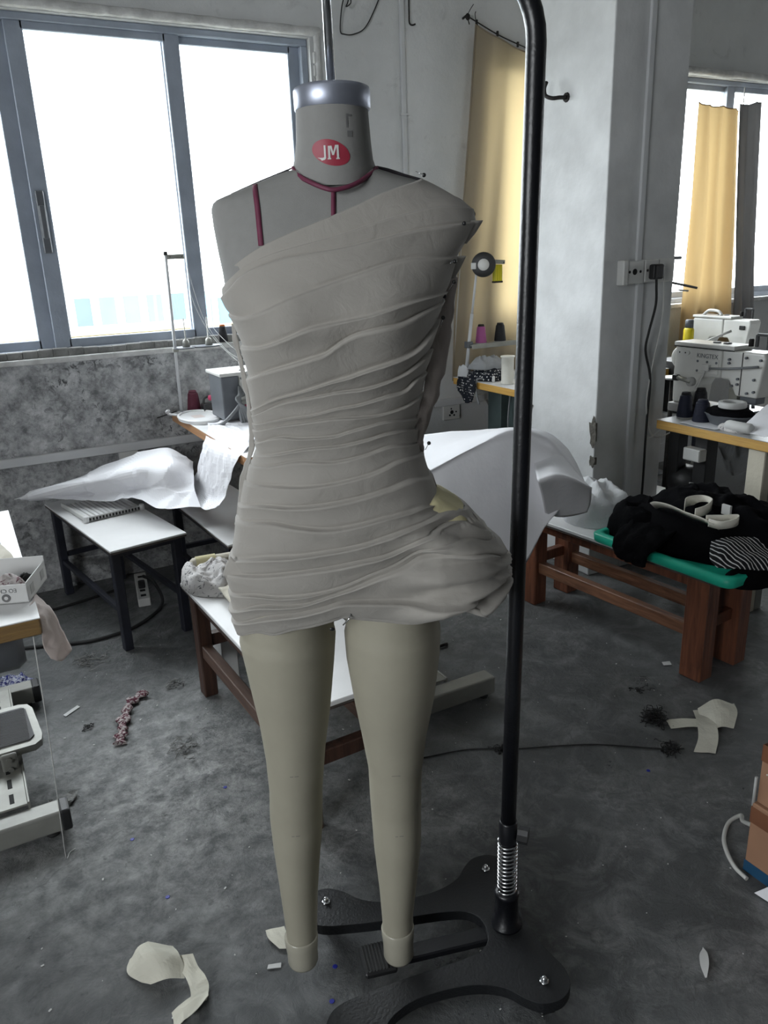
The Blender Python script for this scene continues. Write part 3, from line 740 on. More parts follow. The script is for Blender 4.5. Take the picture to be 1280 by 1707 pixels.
FOLDS = [[[-0.1697,1.4806],[-0.1393,1.5011],[-0.1076,1.5181],[-0.0646,1.5352],[-0.0217,1.5499],[0.0282,1.5679],[0.0717,1.5857],[0.1158,1.5997],[0.1325,1.6076]],[[-0.1794,1.4585],[-0.1563,1.477],[-0.1332,1.4917],[-0.0958,1.5062],[-0.0518,1.5168],[0.0003,1.5279],[0.0526,1.5425],[0.1059,1.5558],[0.1515,1.5641],[0.2117,1.5623]],[[-0.1816,1.445],[-0.1594,1.4603],[-0.1408,1.4769],[-0.1129,1.4903],[-0.0768,1.5006],[-0.0412,1.5058],[0.0114,1.5121],[0.068,1.5232],[0.1187,1.5324],[0.1669,1.538],[0.2173,1.543]],[[-0.1726,1.4217],[-0.1434,1.4193],[-0.109,1.4301],[-0.0692,1.4458],[-0.0265,1.459],[0.0229,1.4734],[0.0659,1.4856],[0.1016,1.4925],[0.155,1.4921],[0.1869,1.4935]],[[-0.1574,1.3716],[-0.1163,1.3778],[-0.0801,1.3909],[-0.0442,1.4048],[-0.0062,1.4109],[0.0371,1.4172],[0.0724,1.4261],[0.109,1.4346],[0.1692,1.4424]],[[-0.1525,1.3206],[-0.112,1.3405],[-0.0757,1.3526],[-0.0421,1.362],[-0.0225,1.3685],[0.0028,1.3859],[0.0248,1.3953],[0.0555,1.4012],[0.086,1.4058],[0.1192,1.4175],[0.1623,1.4306]],[[-0.1522,1.2685],[-0.1102,1.2935],[-0.0659,1.3081],[-0.0227,1.3222],[0.0062,1.3292],[0.0369,1.3393],[0.0771,1.3496],[0.1066,1.3606],[0.1322,1.3823],[0.1552,1.4048]],[[-0.152,1.2595],[-0.1111,1.2837],[-0.0836,1.2947],[-0.0465,1.3014],[-0.0092,1.3075],[0.0278,1.3102],[0.0618,1.3176],[0.0911,1.3281],[0.116,1.342],[0.1447,1.3598]],[[-0.1521,1.2474],[-0.0975,1.2645],[-0.0504,1.2717],[-0.0134,1.281],[0.0205,1.2858],[0.0614,1.2955],[0.0911,1.3001],[0.1103,1.3148],[0.1352,1.3234]],[[-0.1511,1.2363],[-0.1052,1.2536],[-0.0604,1.2615],[-0.0197,1.2662],[0.0197,1.2658],[0.0551,1.2663],[0.091,1.2744],[0.1275,1.2864]],[[-0.1499,1.2159],[-0.1068,1.2358],[-0.0716,1.2355],[-0.0213,1.2374],[0.0021,1.2438],[0.0311,1.2505],[0.0662,1.2551],[0.1196,1.2466]],[[-0.1516,1.1965],[-0.0874,1.2138],[-0.0521,1.2197],[-0.0111,1.2223],[0.0303,1.2292],[0.0599,1.2355],[0.0906,1.2356],[0.1182,1.2264]],[[-0.1612,1.1783],[-0.1255,1.1869],[-0.0789,1.1981],[-0.0237,1.1966],[0.0235,1.2041],[0.0689,1.2137],[0.1207,1.2036]],[[-0.1716,1.1517],[-0.1273,1.1575],[-0.0701,1.1586],[-0.0151,1.1648],[0.0373,1.1753],[0.0837,1.1891],[0.1254,1.1868]],[[-0.1866,1.11],[-0.1457,1.1242],[-0.0913,1.1261],[-0.0463,1.1295],[0.0061,1.1366],[0.0582,1.1468],[0.1016,1.1549],[0.1389,1.144]],[[-0.1918,1.0876],[-0.1313,1.0993],[-0.0857,1.094],[-0.0411,1.0896],[0.0039,1.0932],[0.0494,1.1007],[0.0951,1.1051],[0.1201,1.1068],[0.159,1.0978]],[[-0.2088,1.0169],[-0.1523,1.037],[-0.0969,1.0445],[-0.0511,1.0504],[0.0021,1.0579],[0.0479,1.0687],[0.0865,1.0794],[0.1137,1.085],[0.162,1.093],[0.1986,1.0815]],[[-0.2195,0.9927],[-0.1972,1.0004],[-0.1381,1.0101],[-0.0831,1.019],[-0.0304,1.0257],[0.0155,1.0334],[0.0468,1.0381],[0.0774,1.0474],[0.1168,1.0655],[0.1758,1.0763],[0.2324,1.0464]],[[-0.2179,0.9549],[-0.1702,0.9713],[-0.121,0.9726],[-0.0594,0.9796],[-0.0148,0.99],[0.03,1.0081],[0.0718,1.0252],[0.1081,1.0447],[0.1408,1.0528],[0.1945,1.0525],[0.2495,1.0287]],[[-0.218,0.9213],[-0.1625,0.9527],[-0.1182,0.9577],[-0.0831,0.962],[-0.044,0.9747],[-0.0012,0.9891],[0.0527,1.0133],[0.0997,1.0326],[0.132,1.0385],[0.1724,1.0375],[0.2151,1.0271],[0.267,0.9914]],[[-0.2169,0.9],[-0.1528,0.9326],[-0.0912,0.9455],[-0.051,0.9558],[-0.0182,0.9635],[0.0508,0.9594],[0.1139,0.9534],[0.154,0.9549],[0.2043,0.9521],[0.2351,0.9596],[0.2717,0.9589]],[[-0.214,0.8737],[-0.1716,0.8996],[-0.1389,0.901],[-0.1065,0.9127],[-0.067,0.9205],[-0.0277,0.9315],[-0.0197,0.9332],[0.0186,0.9259],[0.0655,0.9194],[0.101,0.9194],[0.1299,0.9287],[0.1539,0.9303],[0.1958,0.9277],[0.2395,0.8997]]]
TAPE_CF = [[-0.0006,1.5912],[-0.0023,1.5597]]
TAPE_PS = [[-0.1156,1.606],[-0.1121,1.5773],[-0.1104,1.544],[-0.1092,1.5191]]
TAPE_NECK = [[-0.0583,-0.02,1.6266],[-0.0475,-0.045,1.6126],[-0.0302,-0.065,1.6015],[-0.0133,-0.075,1.5938],[0.0003,-0.078,1.5907],[0.0211,-0.073,1.5944],[0.039,-0.062,1.602],[0.056,-0.04,1.6139],[0.0653,-0.02,1.6229]]
MARKS = [[-0.129,-0.06,0.5906],[0.0591,-0.06,0.5757],[-0.1374,-0.06,0.4422],[0.0625,-0.06,0.4235],[-0.1389,-0.06,0.8839],[-0.0298,-0.06,0.8917]]
FORM_LOC = (.550, 1.158, 0.0); FORM_RZ = -.44341
CEN = [(0, -.052), (.5, -.04), (.9, -.028), (1.2, -.012), (1.55, .002), (1.75, .002)]
DFR = [(.86, .1), (.93, .1), (1.0, .1), (1.08, .1), (1.15, .094), (1.22, .088), (1.28, .095), (1.35, .115), (1.40, .128), (1.44, .122), (1.50, .098), (1.56, .075), (1.62, .05), (1.66, .035)]
DBK = [(.86, .105), (.93, .12), (1.0, .12), (1.08, .105), (1.15, .088), (1.22, .078), (1.28, .08), (1.35, .088), (1.40, .092), (1.44, .095), (1.50, .092), (1.56, .08), (1.62, .06), (1.66, .045)]


def cen(z):
    return lerp_poly(CEN, z)


def edge(A, z):
    return float(np.interp(z, [p[1] for p in A], [p[0] for p in A]))


def surf(x, z, L, R, off, front=True, ne=2.3):
    """depth of the body surface at (x, z): negative towards the viewer"""
    c = cen(z); w = (edge(R, z) - c) if x > c else (c - edge(L, z)); f = min(abs((x - c) / max(w, 1e-4)), 1.0)
    d = (lerp_poly(DFR if front else DBK, z) + off) * max(0.0, 1 - f ** ne) ** (1 / ne)
    return -d if front else d


form = thing('dress_form', 'full-length cream dress form hanging from a rod, legs and one bare shoulder showing', 'mannequin', FORM_LOC, FORM_RZ)
b = MB(); rows = []
zs = [.940 + i * .012 for i in range(52)] + [1.56 + i * .0045 for i in range(15)]
for z in zs:
    row = []; zz = max(z, .872); n = 40; shr = 1.0 if z > .88 else max(.2, 1 - (.88 - z) * 6)
    l = edge(TL, zz); r = edge(TR, zz)
    for j in range(n):
        a = 2 * math.pi * j / n; ca, sa = math.cos(a), math.sin(a); c = cen(zz); w = (r - c) if ca > 0 else (c - l)
        e = 2 / 2.3; x = w * abs(ca) ** e * (1 if ca > 0 else -1)
        dd = lerp_poly(DFR if sa < 0 else DBK, zz); y = dd * abs(sa) ** e * (1 if sa > 0 else -1)
        # soft bust
        if sa < 0:
            bu = math.exp(-((zz - 1.405) / .055) ** 2); y -= .016 * bu * (math.exp(-((x - .075) / .05) ** 2) + math.exp(-((x + .085) / .05) ** 2) - .35 * math.exp(-(x / .03) ** 2))
        row.append((c + x * shr, y * shr, z))
    rows.append(row)
b.grid(rows, closed=True); b.add([rows[-1][j] for j in range(40)], [tuple(range(40))])
# legs, lofted into the hips
for A, B in ((LEGS[0], LEGS[1]), (LEGS[2], LEGS[3])):
    rows = []
    for i in range(80):
        z = .115 + (.975 - .115) * i / 79; l = edge(A, z); r = edge(B, z)
        if z > .86:
            r, l = (l + r) / 2 + (r - l) / 2 * .96, (l + r) / 2 - (r - l) / 2 * .96
        w = (r - l) / 2; c = (l + r) / 2; dy = float(np.interp(z, [.07, .3, .45, .58, .75, .9], [.012, .014, .018, .0, -.006, .0]))
        ry = w * float(np.interp(z, [.07, .2, .4, .58, .75, .9], [1.0, 1.05, 1.15, 1.02, 1.08, 1.12]))
        rows.append([(c + w * math.cos(2 * math.pi * j / 28), dy + ry * math.sin(2 * math.pi * j / 28), z) for j in range(28)])
    b.grid(rows, closed=True)
body = b.build('body', 'form_legs', form)
bpy.context.view_layer.update()
from mathutils.bvhtree import BVHTree
BODY = BVHTree.FromPolygons([v.co.copy() for v in body.data.vertices], [tuple(p.vertices) for p in body.data.polygons])


def onbody(x, z, lift=.0012):
    h = BODY.ray_cast(Vector((x, -.6, z)), Vector((0, 1, 0)))
    return h[0] + h[1] * lift if h[0] is not None else Vector((x, 0, z))


# neck, built as the linen covered column above the shoulders
rows = []
for i in range(20):
    z = 1.611 + (1.7065 - 1.611) * i / 19; zc = max(z, 1.624); l = edge(NECK_L, zc); r = edge(NECK_R, zc); c = (l + r) / 2; w = (r - l) / 2
    fl = max(0, 1.66 - z) / .06; yc = -.012 - .018 * (1 - fl) + .014
    rows.append([(c + w * math.cos(2 * math.pi * j / 40), yc + w * (1.0 + .12 * fl) * math.sin(2 * math.pi * j / 40), z + .016 * fl * (math.sin(2 * math.pi * j / 40))) for j in range(40)])
nk = MB().grid(rows, closed=True).build('neck', 'form_linen', form)
NECK = BVHTree.FromPolygons([v.co.copy() for v in nk.data.vertices], [tuple(p.vertices) for p in nk.data.polygons])
# upper body linen skin (a separate cover over shoulders and chest)
rows = []
for z in [1.40 + i * .01 for i in range(17)] + [1.565 + i * .0045 for i in range(14)]:
    row = []
    for j in range(48):
        a = 2 * math.pi * j / 48; ca, sa = math.cos(a), math.sin(a); l = edge(TL, z); r = edge(TR, z); c = cen(z); w = ((r - c) if ca > 0 else (c - l)) + .0018
        e = 2 / 2.3; dd = lerp_poly(DFR if sa < 0 else DBK, z) + .0018
        y = dd * abs(sa) ** e * (1 if sa > 0 else -1)
        x = w * abs(ca) ** e * (1 if ca > 0 else -1)
        if sa < 0:
            bu = math.exp(-((z - 1.405) / .055) ** 2); y -= .016 * bu * (math.exp(-((x - .075) / .05) ** 2) + math.exp(-((x + .085) / .05) ** 2) - .35 * math.exp(-(x / .03) ** 2))
        row.append((c + x, y, z))
    rows.append(row)
sk = MB().grid(rows, closed=True); sk.add(rows[-1], [tuple(range(48))])
skin = sk.build('bodice_cover', 'form_linen', form)
SKIN = BVHTree.FromPolygons([v.co.copy() for v in skin.data.vertices], [tuple(p.vertices) for p in skin.data.polygons])


def cast(T, x, z, lift):
    h = T.ray_cast(Vector((x, -.6, z)), Vector((0, 1, 0)))
    return (h[0] - Vector((0, lift, 0))) if h[0] is not None else None


def ribbon(name, pts, width, m, T, lift=.0015):
    """flat tape laid on the surface through (x, z) points"""
    P = spline([(p[0], 0, p[1]) for p in pts], 8); A = []; Bq = []
    for i, p in enumerate(P):
        t = (P[min(i + 1, len(P) - 1)] - P[max(i - 1, 0)]).normalized(); nx, nz = -t.z * width / 2, t.x * width / 2
        h1 = cast(T, p.x + nx, p.z + nz, lift); h2 = cast(T, p.x - nx, p.z - nz, lift)
        if h1 is None or h2 is None:
            continue
        A.append(h1); Bq.append(h2)
    return MB().grid([A, Bq]).build(name, m, form, solid=.0008)


ribbon('princess_tape', TAPE_PS, .0075, 'burgundy_tape', SKIN)
ribbon('centre_tape', [TAPE_CF[0], ((TAPE_CF[0][0] + TAPE_CF[1][0]) / 2, 1.575), TAPE_CF[1], (-.003, 1.545)], .0065, 'burgundy_tape', SKIN)
MB().tube(spline([(p[0], p[1] - .004, p[2]) for p in TAPE_NECK], 6), .0034, 6).build('neckline_tape', 'burgundy_tape', form)
MB().tube(spline([(.0653, -.02, 1.6235), (.085, -.012, 1.6195), (.11, -.008, 1.6115), (.135, -.006, 1.6045)], 6), .0032, 6).build('shoulder_tape', 'dark_tape', form)
MB().tube(spline([(-.060, -.018, 1.627), (-.09, -.004, 1.6185), (-.12, .0, 1.6085), (-.155, .0, 1.5955)], 6), .0014, 6).build('shoulder_tape', 'dark_tape', form)
# neck cap: plastic-looking metal band with a flat lid, and the hanging rod
ccx = .0045
MB().lathe([(.0535, 1.7015), (.0555, 1.7035), (.0560, 1.728), (.0545, 1.7315), (.050, 1.7335), (.002, 1.7340)], 40, (ccx, -.014, 0)).build('neck_cap', 'neck_cap', form)
rod = MB().tube([(ccx, -.014, 1.732), (ccx - .0015, -.014, 1.92), (ccx - .002, -.014, 1.95)], .0066, 16)
rod.build('hanging_rod', 'chrome', form)
# ankle bands and closed ankle ends
for A, B in ((LEGS[0], LEGS[1]), (LEGS[2], LEGS[3])):
    l = edge(A, .12); r = edge(B, .12); c = (l + r) / 2; w = (r - l) / 2
    zt = .148 if c < 0 else .150; zb = .072 if c < 0 else .066
    MB().lathe([(w * 1.03, zt), (w * 1.09, zt - .004), (w * 1.06, zt - .022), (w * 1.0, zt - .045), (w * 1.0, zb + .008), (w * .93, zb + .002), (.001, zb)], 28, (c, .012, 0)).build('ankle_cap', 'clear_band', form)
# printed red oval with white letters, and faded stamp marks
lg = MB(); n = 40; ring = []
for s in (1.0, .6, .2, .001):
    row = []
    for j in range(n):
        a = 2 * math.pi * j / n; ex, ez = .0275 * s * math.cos(a), .0165 * s * math.sin(a); th = -.30
        x = -.001 + ex * math.cos(th) - ez * math.sin(th); z = 1.6405 + ex * math.sin(th) + ez * math.cos(th)
        row.append(cast(NECK, x, z, .0006))
    ring.append(row)
logo = lg.grid(ring, closed=True).build('logo_oval', 'logo_red', form)


def strokes(name, polys, x0, z0, s, m, parent, T, lift):
    g = MB()
    for poly in polys:
        P = []
        for (a, c) in poly:
            h = cast(T, x0 + a * s, z0 + c * s, lift); P.append(h)
        g.add(P, [tuple(range(len(P)))])
    return g.build(name, m, parent)


J = [[(.30, 0.02), (.44, 0.02), (.44, .95), (.30, .95)], [(0.02, .0), (.10, -.12), (.34, -.06), (.44, .02), (.44, .18), (.28, .12)], [(-.22, .12), (0.02, .0), (.28, .0), (.28, .08), (.05, .09)]]
Mm = [[(.62, -.05), (.78, -.05), (.78, .90), (.62, .90)], [(.74, .90), (.90, .90), (1.05, .30), (.93, .22)], [(1.18, .95), (1.34, .95), (1.05, .22), (.95, .30)], [(1.28, -.05), (1.44, -.05), (1.44, .95), (1.28, .95)],
      [(.56, -.05), (.84, -.05), (.84, .04), (.56, .04)], [(1.22, -.05), (1.50, -.05), (1.50, .04), (1.22, .04)]]
strokes('logo_lettering', J + Mm, -.0165, 1.6325, .0185, 'logo_white', logo, NECK, .0011)
strokes('stamp_mark', [[(0, 0), (.0025, 0), (.0025, .018), (0, .018)], [(.0025, .015), (.007, .014), (.007, .017), (.0025, .018)], [(.001, -.012), (.008, -.012), (.008, -.004), (.001, -.004)]], .0225, 1.6725, 1.0, 'grey_ink', form, NECK, .0006)
for (mx, my, mz) in MARKS[:4]:
    P = [onbody(mx + dx, mz + dz, .0008) for dx, dz in ((-.008, -.0006), (.008, -.0006), (.008, .0006), (-.008, .0006))]
    MB().add(P, [(0, 1, 2, 3)]).build('seam_mark', 'grey_ink', form)

# ---------------------------------------------------------------- the draped muslin dress
dress = thing('draped_dress', 'one-shoulder greige muslin dress draped in pleats with a puffed hip, pinned on the dress form', 'dress', FORM_LOC, FORM_RZ)
NU = 120
US = [(1 - math.cos(math.pi * (i / NU))) / 2 for i in range(NU + 1)]
LN = []
for l in FOLDS:
    pts = spline([(p[0], 0, p[1]) for p in l], 10); xs = [p.x for p in pts]; zz = [p.z for p in pts]
    x0, x1 = xs[0], xs[-1]
    # monotone in x for interpolation
    for i in range(1, len(xs)):
        xs[i] = max(xs[i], xs[i - 1] + 1e-5)
    LN.append([(x0 + (x1 - x0) * u, float(np.interp(x0 + (x1 - x0) * u, xs, zz))) for u in US])
for k in range(1, len(LN)):
    for i in range(NU + 1):
        x, z = LN[k][i]; LN[k][i] = (x, min(z, LN[k - 1][i][1] - .0035))
AMP = [.004, .007, .012, .012, .013, .015, .013, .011, .011, .011, .011, .011, .010, .012, .013, .014, .016, .016, .016, .018, .016, .006]
TT = [0.0, .05, .12, .22, .36, .52, .68, .80, .88, .94, .985]
ROWS = []
for k in range(len(LN) - 1):
    for t in TT:
        ROWS.append((k, t))
ROWS.append((len(LN) - 1, 0.0))


def dress_pt(k, t, i, front):
    xa, za = LN[k][i]
    if k + 1 < len(LN):
        xb, zb = LN[k + 1][i]
    else:
        xb, zb = xa, za
    x = xa + (xb - xa) * t; z = za + (zb - za) * t; gap = max(za - zb, .001)
    A = AMP[k] * min(1.0, gap / .022) ** .7
    A *= .92 + .4 * noise.noise(Vector((x * 6 + k * 5.1, k * 1.9, .7)))
    ridge = (1 - t) ** 1.25 if t > .06 else (.7 if t < .01 else .97)
    if k + 1 < len(LN):
        ridge = ridge - .22 * math.exp(-((t - .95) / .06) ** 2)
    d = A * ridge
    # soft secondary folds inside a pleat
    q = noise.noise(Vector((x * 9 + k * 3.7, z * 26 + x * 8, 1.3)))
    d += .0045 * q * math.sin(math.pi * t) * min(1.0, gap / .03)
    q2 = noise.noise(Vector((x * 14, z * 30 - x * 8, k * 2.1)))
    d += .0005 * q2
    bz = min(1, max(0, (1.09 - z) / .05)) * min(1, max(0, (x - .02) / .12))
    if bz > 0:      # the puffed hip carries deeper folds fanning out from the side
        ag = math.atan2(z - .985, max(.02, .30 - x)); fan = math.sin(ag * 17 + 2.0 * noise.noise(Vector((x * 6, z * 7, .4))))
        fan = abs(fan) ** .7 * (1 if fan > 0 else -1)
        d += bz * (.017 * fan * min(1, (x - .02) / .10) + .010 * noise.noise(Vector((x * 10, z * 16, 5.2))))
    y = surf(x, z, DL, DR, .012, front)
    # bust fullness
    if front:
        bu = math.exp(-((z - 1.405) / .055) ** 2); y -= .012 * bu * (math.exp(-((x - .075) / .055) ** 2) + math.exp(-((x + .085) / .055) ** 2))
        if z < 1.07:   # puff stands proud of the leg on the full side
            y -= .035 * bz * math.exp(-((x - .17) / .10) ** 2)
    sgn = -1 if front else 1
    c = cen(z); w = (edge(DR, z) - c) if x > c else (c - edge(DL, z)); f = min(1, abs((x - c) / max(w, 1e-4)))
    nx = (1 if x > c else -1) * f ** 3; ny = sgn * (1 - f ** 4)
    L = math.hypot(nx, ny) or 1
    d *= 1 - .6 * f ** 8
    return (x + d * .8 * nx / L, y + d * ny / L, z)


P = []
for (k, t) in ROWS:
    fr = [dress_pt(k, t, i, True) for i in range(NU + 1)]
    bk = [dress_pt(k, t, i, False) for i in range(NU, -1, -1)]
    P.append(fr + bk[1:-1])
# turn the neckline and the hem under
top = [(p[0] * .985, p[1] * .90, p[2] - .012) for p in P[0]]
hem = [(cen(.88) + (p[0] - cen(.88)) * .97, p[1] * .93, p[2] + .010) for p in P[-1]]
P = [top] + P + [hem]
MB().grid(P, closed=True).build('pleated_cloth', 'muslin', dress)


def flap(name, ctrl, m, parent, amp=.002, ku=5, kv=4, seed=1, freq=30):
    return MB().grid(crumple(patch(ctrl, ku, kv), amp, freq, seed, False)).build(name, m, parent, solid=.0012)


# raw edges standing out along the pinned side
flap('raw_edge', [[(.150, -.012, 1.596), (.185, -.012, 1.580), (.204, -.010, 1.568)], [(.165, .03, 1.592), (.200, .02, 1.575), (.219, .012, 1.556)], [(.175, .05, 1.57), (.205, .04, 1.556), (.214, .02, 1.545)]], 'muslin', dress, .002, seed=2)
flap('raw_edge', [[(.150, -.052, 1.542), (.185, -.045, 1.544), (.223, -.03, 1.545)], [(.150, -.046, 1.532), (.185, -.038, 1.530), (.214, -.024, 1.530)], [(.150, -.040, 1.520), (.182, -.032, 1.514), (.200, -.020, 1.512)]], 'muslin', dress, .002, seed=3)
flap('raw_edge', [[(.165, -.045, 1.492), (.182, -.040, 1.494), (.197, -.034, 1.494)], [(.160, -.042, 1.480), (.178, -.036, 1.480), (.192, -.030, 1.483)], [(.158, -.038, 1.462), (.172, -.032, 1.462), (.180, -.028, 1.462)]], 'muslin', dress, .0015, seed=4)
flap('back_panel_edge', [[(.150, -.030, 1.475), (.172, -.022, 1.470), (.186, -.01, 1.462)], [(.150, -.035, 1.41), (.166, -.028, 1.40), (.176, -.014, 1.39)], [(.136, -.040, 1.35), (.156, -.030, 1.345), (.168, -.016, 1.335)],
                         [(.126, -.040, 1.29), (.142, -.032, 1.28), (.150, -.018, 1.27)], [(.112, -.038, 1.235), (.124, -.030, 1.225), (.128, -.018, 1.215)], [(.112, -.036, 1.20), (.122, -.030, 1.19), (.126, -.018, 1.185)]], 'muslin_back', dress, .004, 5, 6, 5, 40)
flap('side_edge', [[(-.168, -.012, 1.405), (-.176, -.004, 1.405)], [(-.162, -.012, 1.36), (-.170, -.004, 1.355)], [(-.155, -.014, 1.29), (-.162, -.004, 1.28)], [(-.152, -.014, 1.22), (-.162, -.004, 1.215)], [(-.170, -.014, 1.16), (-.182, -.004, 1.155)], [(-.190, -.014, 1.08), (-.200, -.004, 1.07)]], 'muslin', dress, .004, 4, 6, 6, 60)
# the turned-out tuck ends on the full-hip's opposite side
flap('tuck_end', [[(-.205, -.050, 1.030), (-.195, -.062, 1.024), (-.160, -.080, 1.014)], [(-.214, -.046, 1.012), (-.200, -.060, 1.008), (-.165, -.078, .998)], [(-.222, -.040, .992), (-.205, -.056, .988), (-.175, -.074, .980)]], 'muslin', dress, .002, seed=8)
# yellow lining peeping over the puffed hip
LNG = []
for (x, z) in ((.134, 1.118), (.152, 1.114), (.172, 1.102), (.190, 1.086), (.204, 1.066), (.212, 1.046)):
    LNG.append([(x - .030, -.075, z - .034), (x - .008, -.055, z - .008), (x, -.020, z), (x, .030, z - .004), (x - .014, .075, z - .045)])
flap('lining', LNG, 'yellow_lining', dress, .003, seed=9)
# dressmaker's pins
for (x, z, dx, dz, yy) in ((.137, 1.612, -.012, .006, -.012), (.190, 1.540, -.010, -.004, -.062), (.175, 1.487, -.012, -.004, -.066), (.176, 1.457, -.008, -.012, -.050), (.160, 1.437, -.004, -.02, -.058), (.158, 1.405, -.004, -.014, -.055), (.134, 1.205, -.006, -.012, -.04)):
    pn = MB().ball((x, yy, z), .0032, 8); pn.build('pin_head', 'pin_black', dress)
    MB().tube([(x, yy, z), (x + dx, yy + .004, z + dz)], .0006, 5).build('pin_shaft', 'chrome', dress)
MB().ball((-.040, -.118, .918), .0035, 8, (1.3, .5, .9)).build('pin_head', 'pin_black', dress)
MB().tube([(-.022, -.120, .925), (-.012, -.120, .935), (-.008, -.119, .945)], .0012, 5).build('pin_shaft', 'chrome', dress)

# ================================================================ the form's rolling stand
stand = thing('form_stand', 'black steel rolling stand with tall bent pole and four-lobed caster base', 'stand', (.842, 1.082, 0), 2.878)
half = [(-.042, 0), (-.046, .05), (-.058, .095), (-.072, .14), (-.066, .178), (-.036, .203), (.004, .203), (.034, .182), (.062, .152), (.11, .131), (.17, .124), (.24, .128), (.295, .15), (.335, .188), (.372, .206), (.408, .196), (.428, .165), (.424, .128), (.395, .100), (.33, .086), (.25, .076), (.18, .070), (.115, .063), (.075, .052), (.054, .030), (.048, 0)]
full = half + [(a, -n) for a, n in reversed(half[1:-1])]
pts = [(p.x, p.y) for p in spline([(a, n, 0) for a, n in full], 4, True)]
b = MB(); n = len(pts)
c0 = [(sum(p[0] for p in pts) / n, sum(p[1] for p in pts) / n)]
b.prism(pts, .064, .0885)
ins = []
for i in range(n):
    p = Vector((*pts[i], 0)); t = Vector((*pts[(i + 1) % n], 0)) - Vector((*pts[i - 1], 0)); t.normalize(); nv = Vector((-t.y, t.x, 0))
    ins.append(p)
b.prism([(p.x, p.y) for p in ins], .0885, .0895)
base = b.build('base_plate', 'black_base', stand)
bv = base.modifiers.new('edge', 'BEVEL'); bv.width = .003; bv.segments = 2; bv.limit_method = 'ANGLE'
for (a, nn_) in ((.376, -.165), (.376, .165), (-.012, -.160), (-.018, .158)):
    bo = MB().lathe([(.0105, .0895), (.0105, .093), (.0075, .0935)], 6, (a, nn_, 0)); bo.lathe([(.0065, .0935), (.0065, .098), (.004, .1025), (.0005, .1035)], 12, (a, nn_, 0))
    bo.build('bolt', 'chrome', stand)
    cs = thing_c = bpy.data.objects.new('caster', None); COL.objects.link(cs); cs.parent = stand; cs.location = (a, nn_, 0)
    MB().lathe([(.016, .052), (.016, .064)], 16).box((-.013, -.03, .022), (-.010, .008, .055), .001).box((.010, -.03, .022), (.013, .008, .055), .001).build('fork', 'black_plastic', cs)
    MB().lathe([(.006, -.009), (.022, -.009), (.0245, -.005), (.0245, .005), (.022, .009), (.006, .009)], 24, (0, -.014, .0248), 'X').build('wheel', 'black_rubber', cs)
    MB().box((-.016, .006, .03), (.016, .026, .04), .003).build('brake_tab', 'black_plastic', cs)
# pole socket, spring, sliding pole and knobs
MB().lathe([(.034, .089), (.034, .094), (.026, .100), (.0245, .168), (.027, .170), (.027, .180), (.018, .182)], 28).build('pole_socket', 'black_enamel', stand)
MB().lathe([(.008, -.012), (.008, .012), (.004, .016)], 12, (-.002, -.034, .165), 'Y').build('socket_screw', 'black_enamel', stand)
sp = []
for i in range(13 * 16 + 1):
    a = 2 * math.pi * i / 16; sp.append((.0195 * math.cos(a), .0195 * math.sin(a), .183 + .130 * i / (13 * 16)))
MB().tube(sp, .0026, 6).build('spring', 'chrome', stand)
MB().tube([(0, 0, .17), (-.001, .001, .33)], .0125, 16).build('inner_tube', 'black_enamel', stand)
lean = [(0, 0), (-.020, .010)]
def lp(z, r=0.0):
    t = (z - .31) / 1.5
    return (-.022 * t, .008 * t, z)
MB().tube([lp(.308), lp(.312), lp(.36), lp(.364)], [.0185, .0195, .0195, .0175], 20).build('collar', 'black_enamel', stand)
kn = MB(); star = []
for j in range(10):
    rr = .019 if j % 2 == 0 else .0125; star.append((rr * math.cos(2 * math.pi * j / 10), .328 + rr * math.sin(2 * math.pi * j / 10)))
kn.at((-.030, .014, 0), rz=.95); kn.prism(star, -.012, .010, 'Y'); kn.tube([(0, 0, .328), (0, -.030, .328)], .005, 8); kn.M = None
kn.build('clamp_knob', 'black_plastic', stand)
top = lp(1.80)
arm = [lp(.345), lp(.8), lp(1.3), lp(1.70), lp(1.80)]
bend = []
for i in range(1, 11):
    a = HP * i / 10; bend.append((top[0] + .125 * (1 - math.cos(a)), top[1] * (1 - i / 30), 1.80 + .125 * math.sin(a)))
arm += bend + [(.20, .004, 1.925), (.335, 0, 1.925)]
MB().tube(arm, .0158, 20).build('pole', 'black_enamel', stand)
MB().tube([(.302, 0, 1.955), (.302, 0, 1.895)], .013, 14).build('rod_clamp', 'black_enamel', stand)
# foot pedal on its lever
pd = MB().bar((.045, 0, .066), (.275, -.012, .052), .040, .018, bev=.003); pd.build('pedal_lever', 'black_enamel', stand)
pd = MB().box((.255, -.052, .048), (.325, .026, .064), .004)
pt = pd.build('pedal', 'black_plastic', stand)
for i in range(9):
    MB().box((.259 + i * .0072, -.048, .0635), (.2625 + i * .0072, .022, .0665), .0006).build('pedal_rib', 'black_rubber', pt)


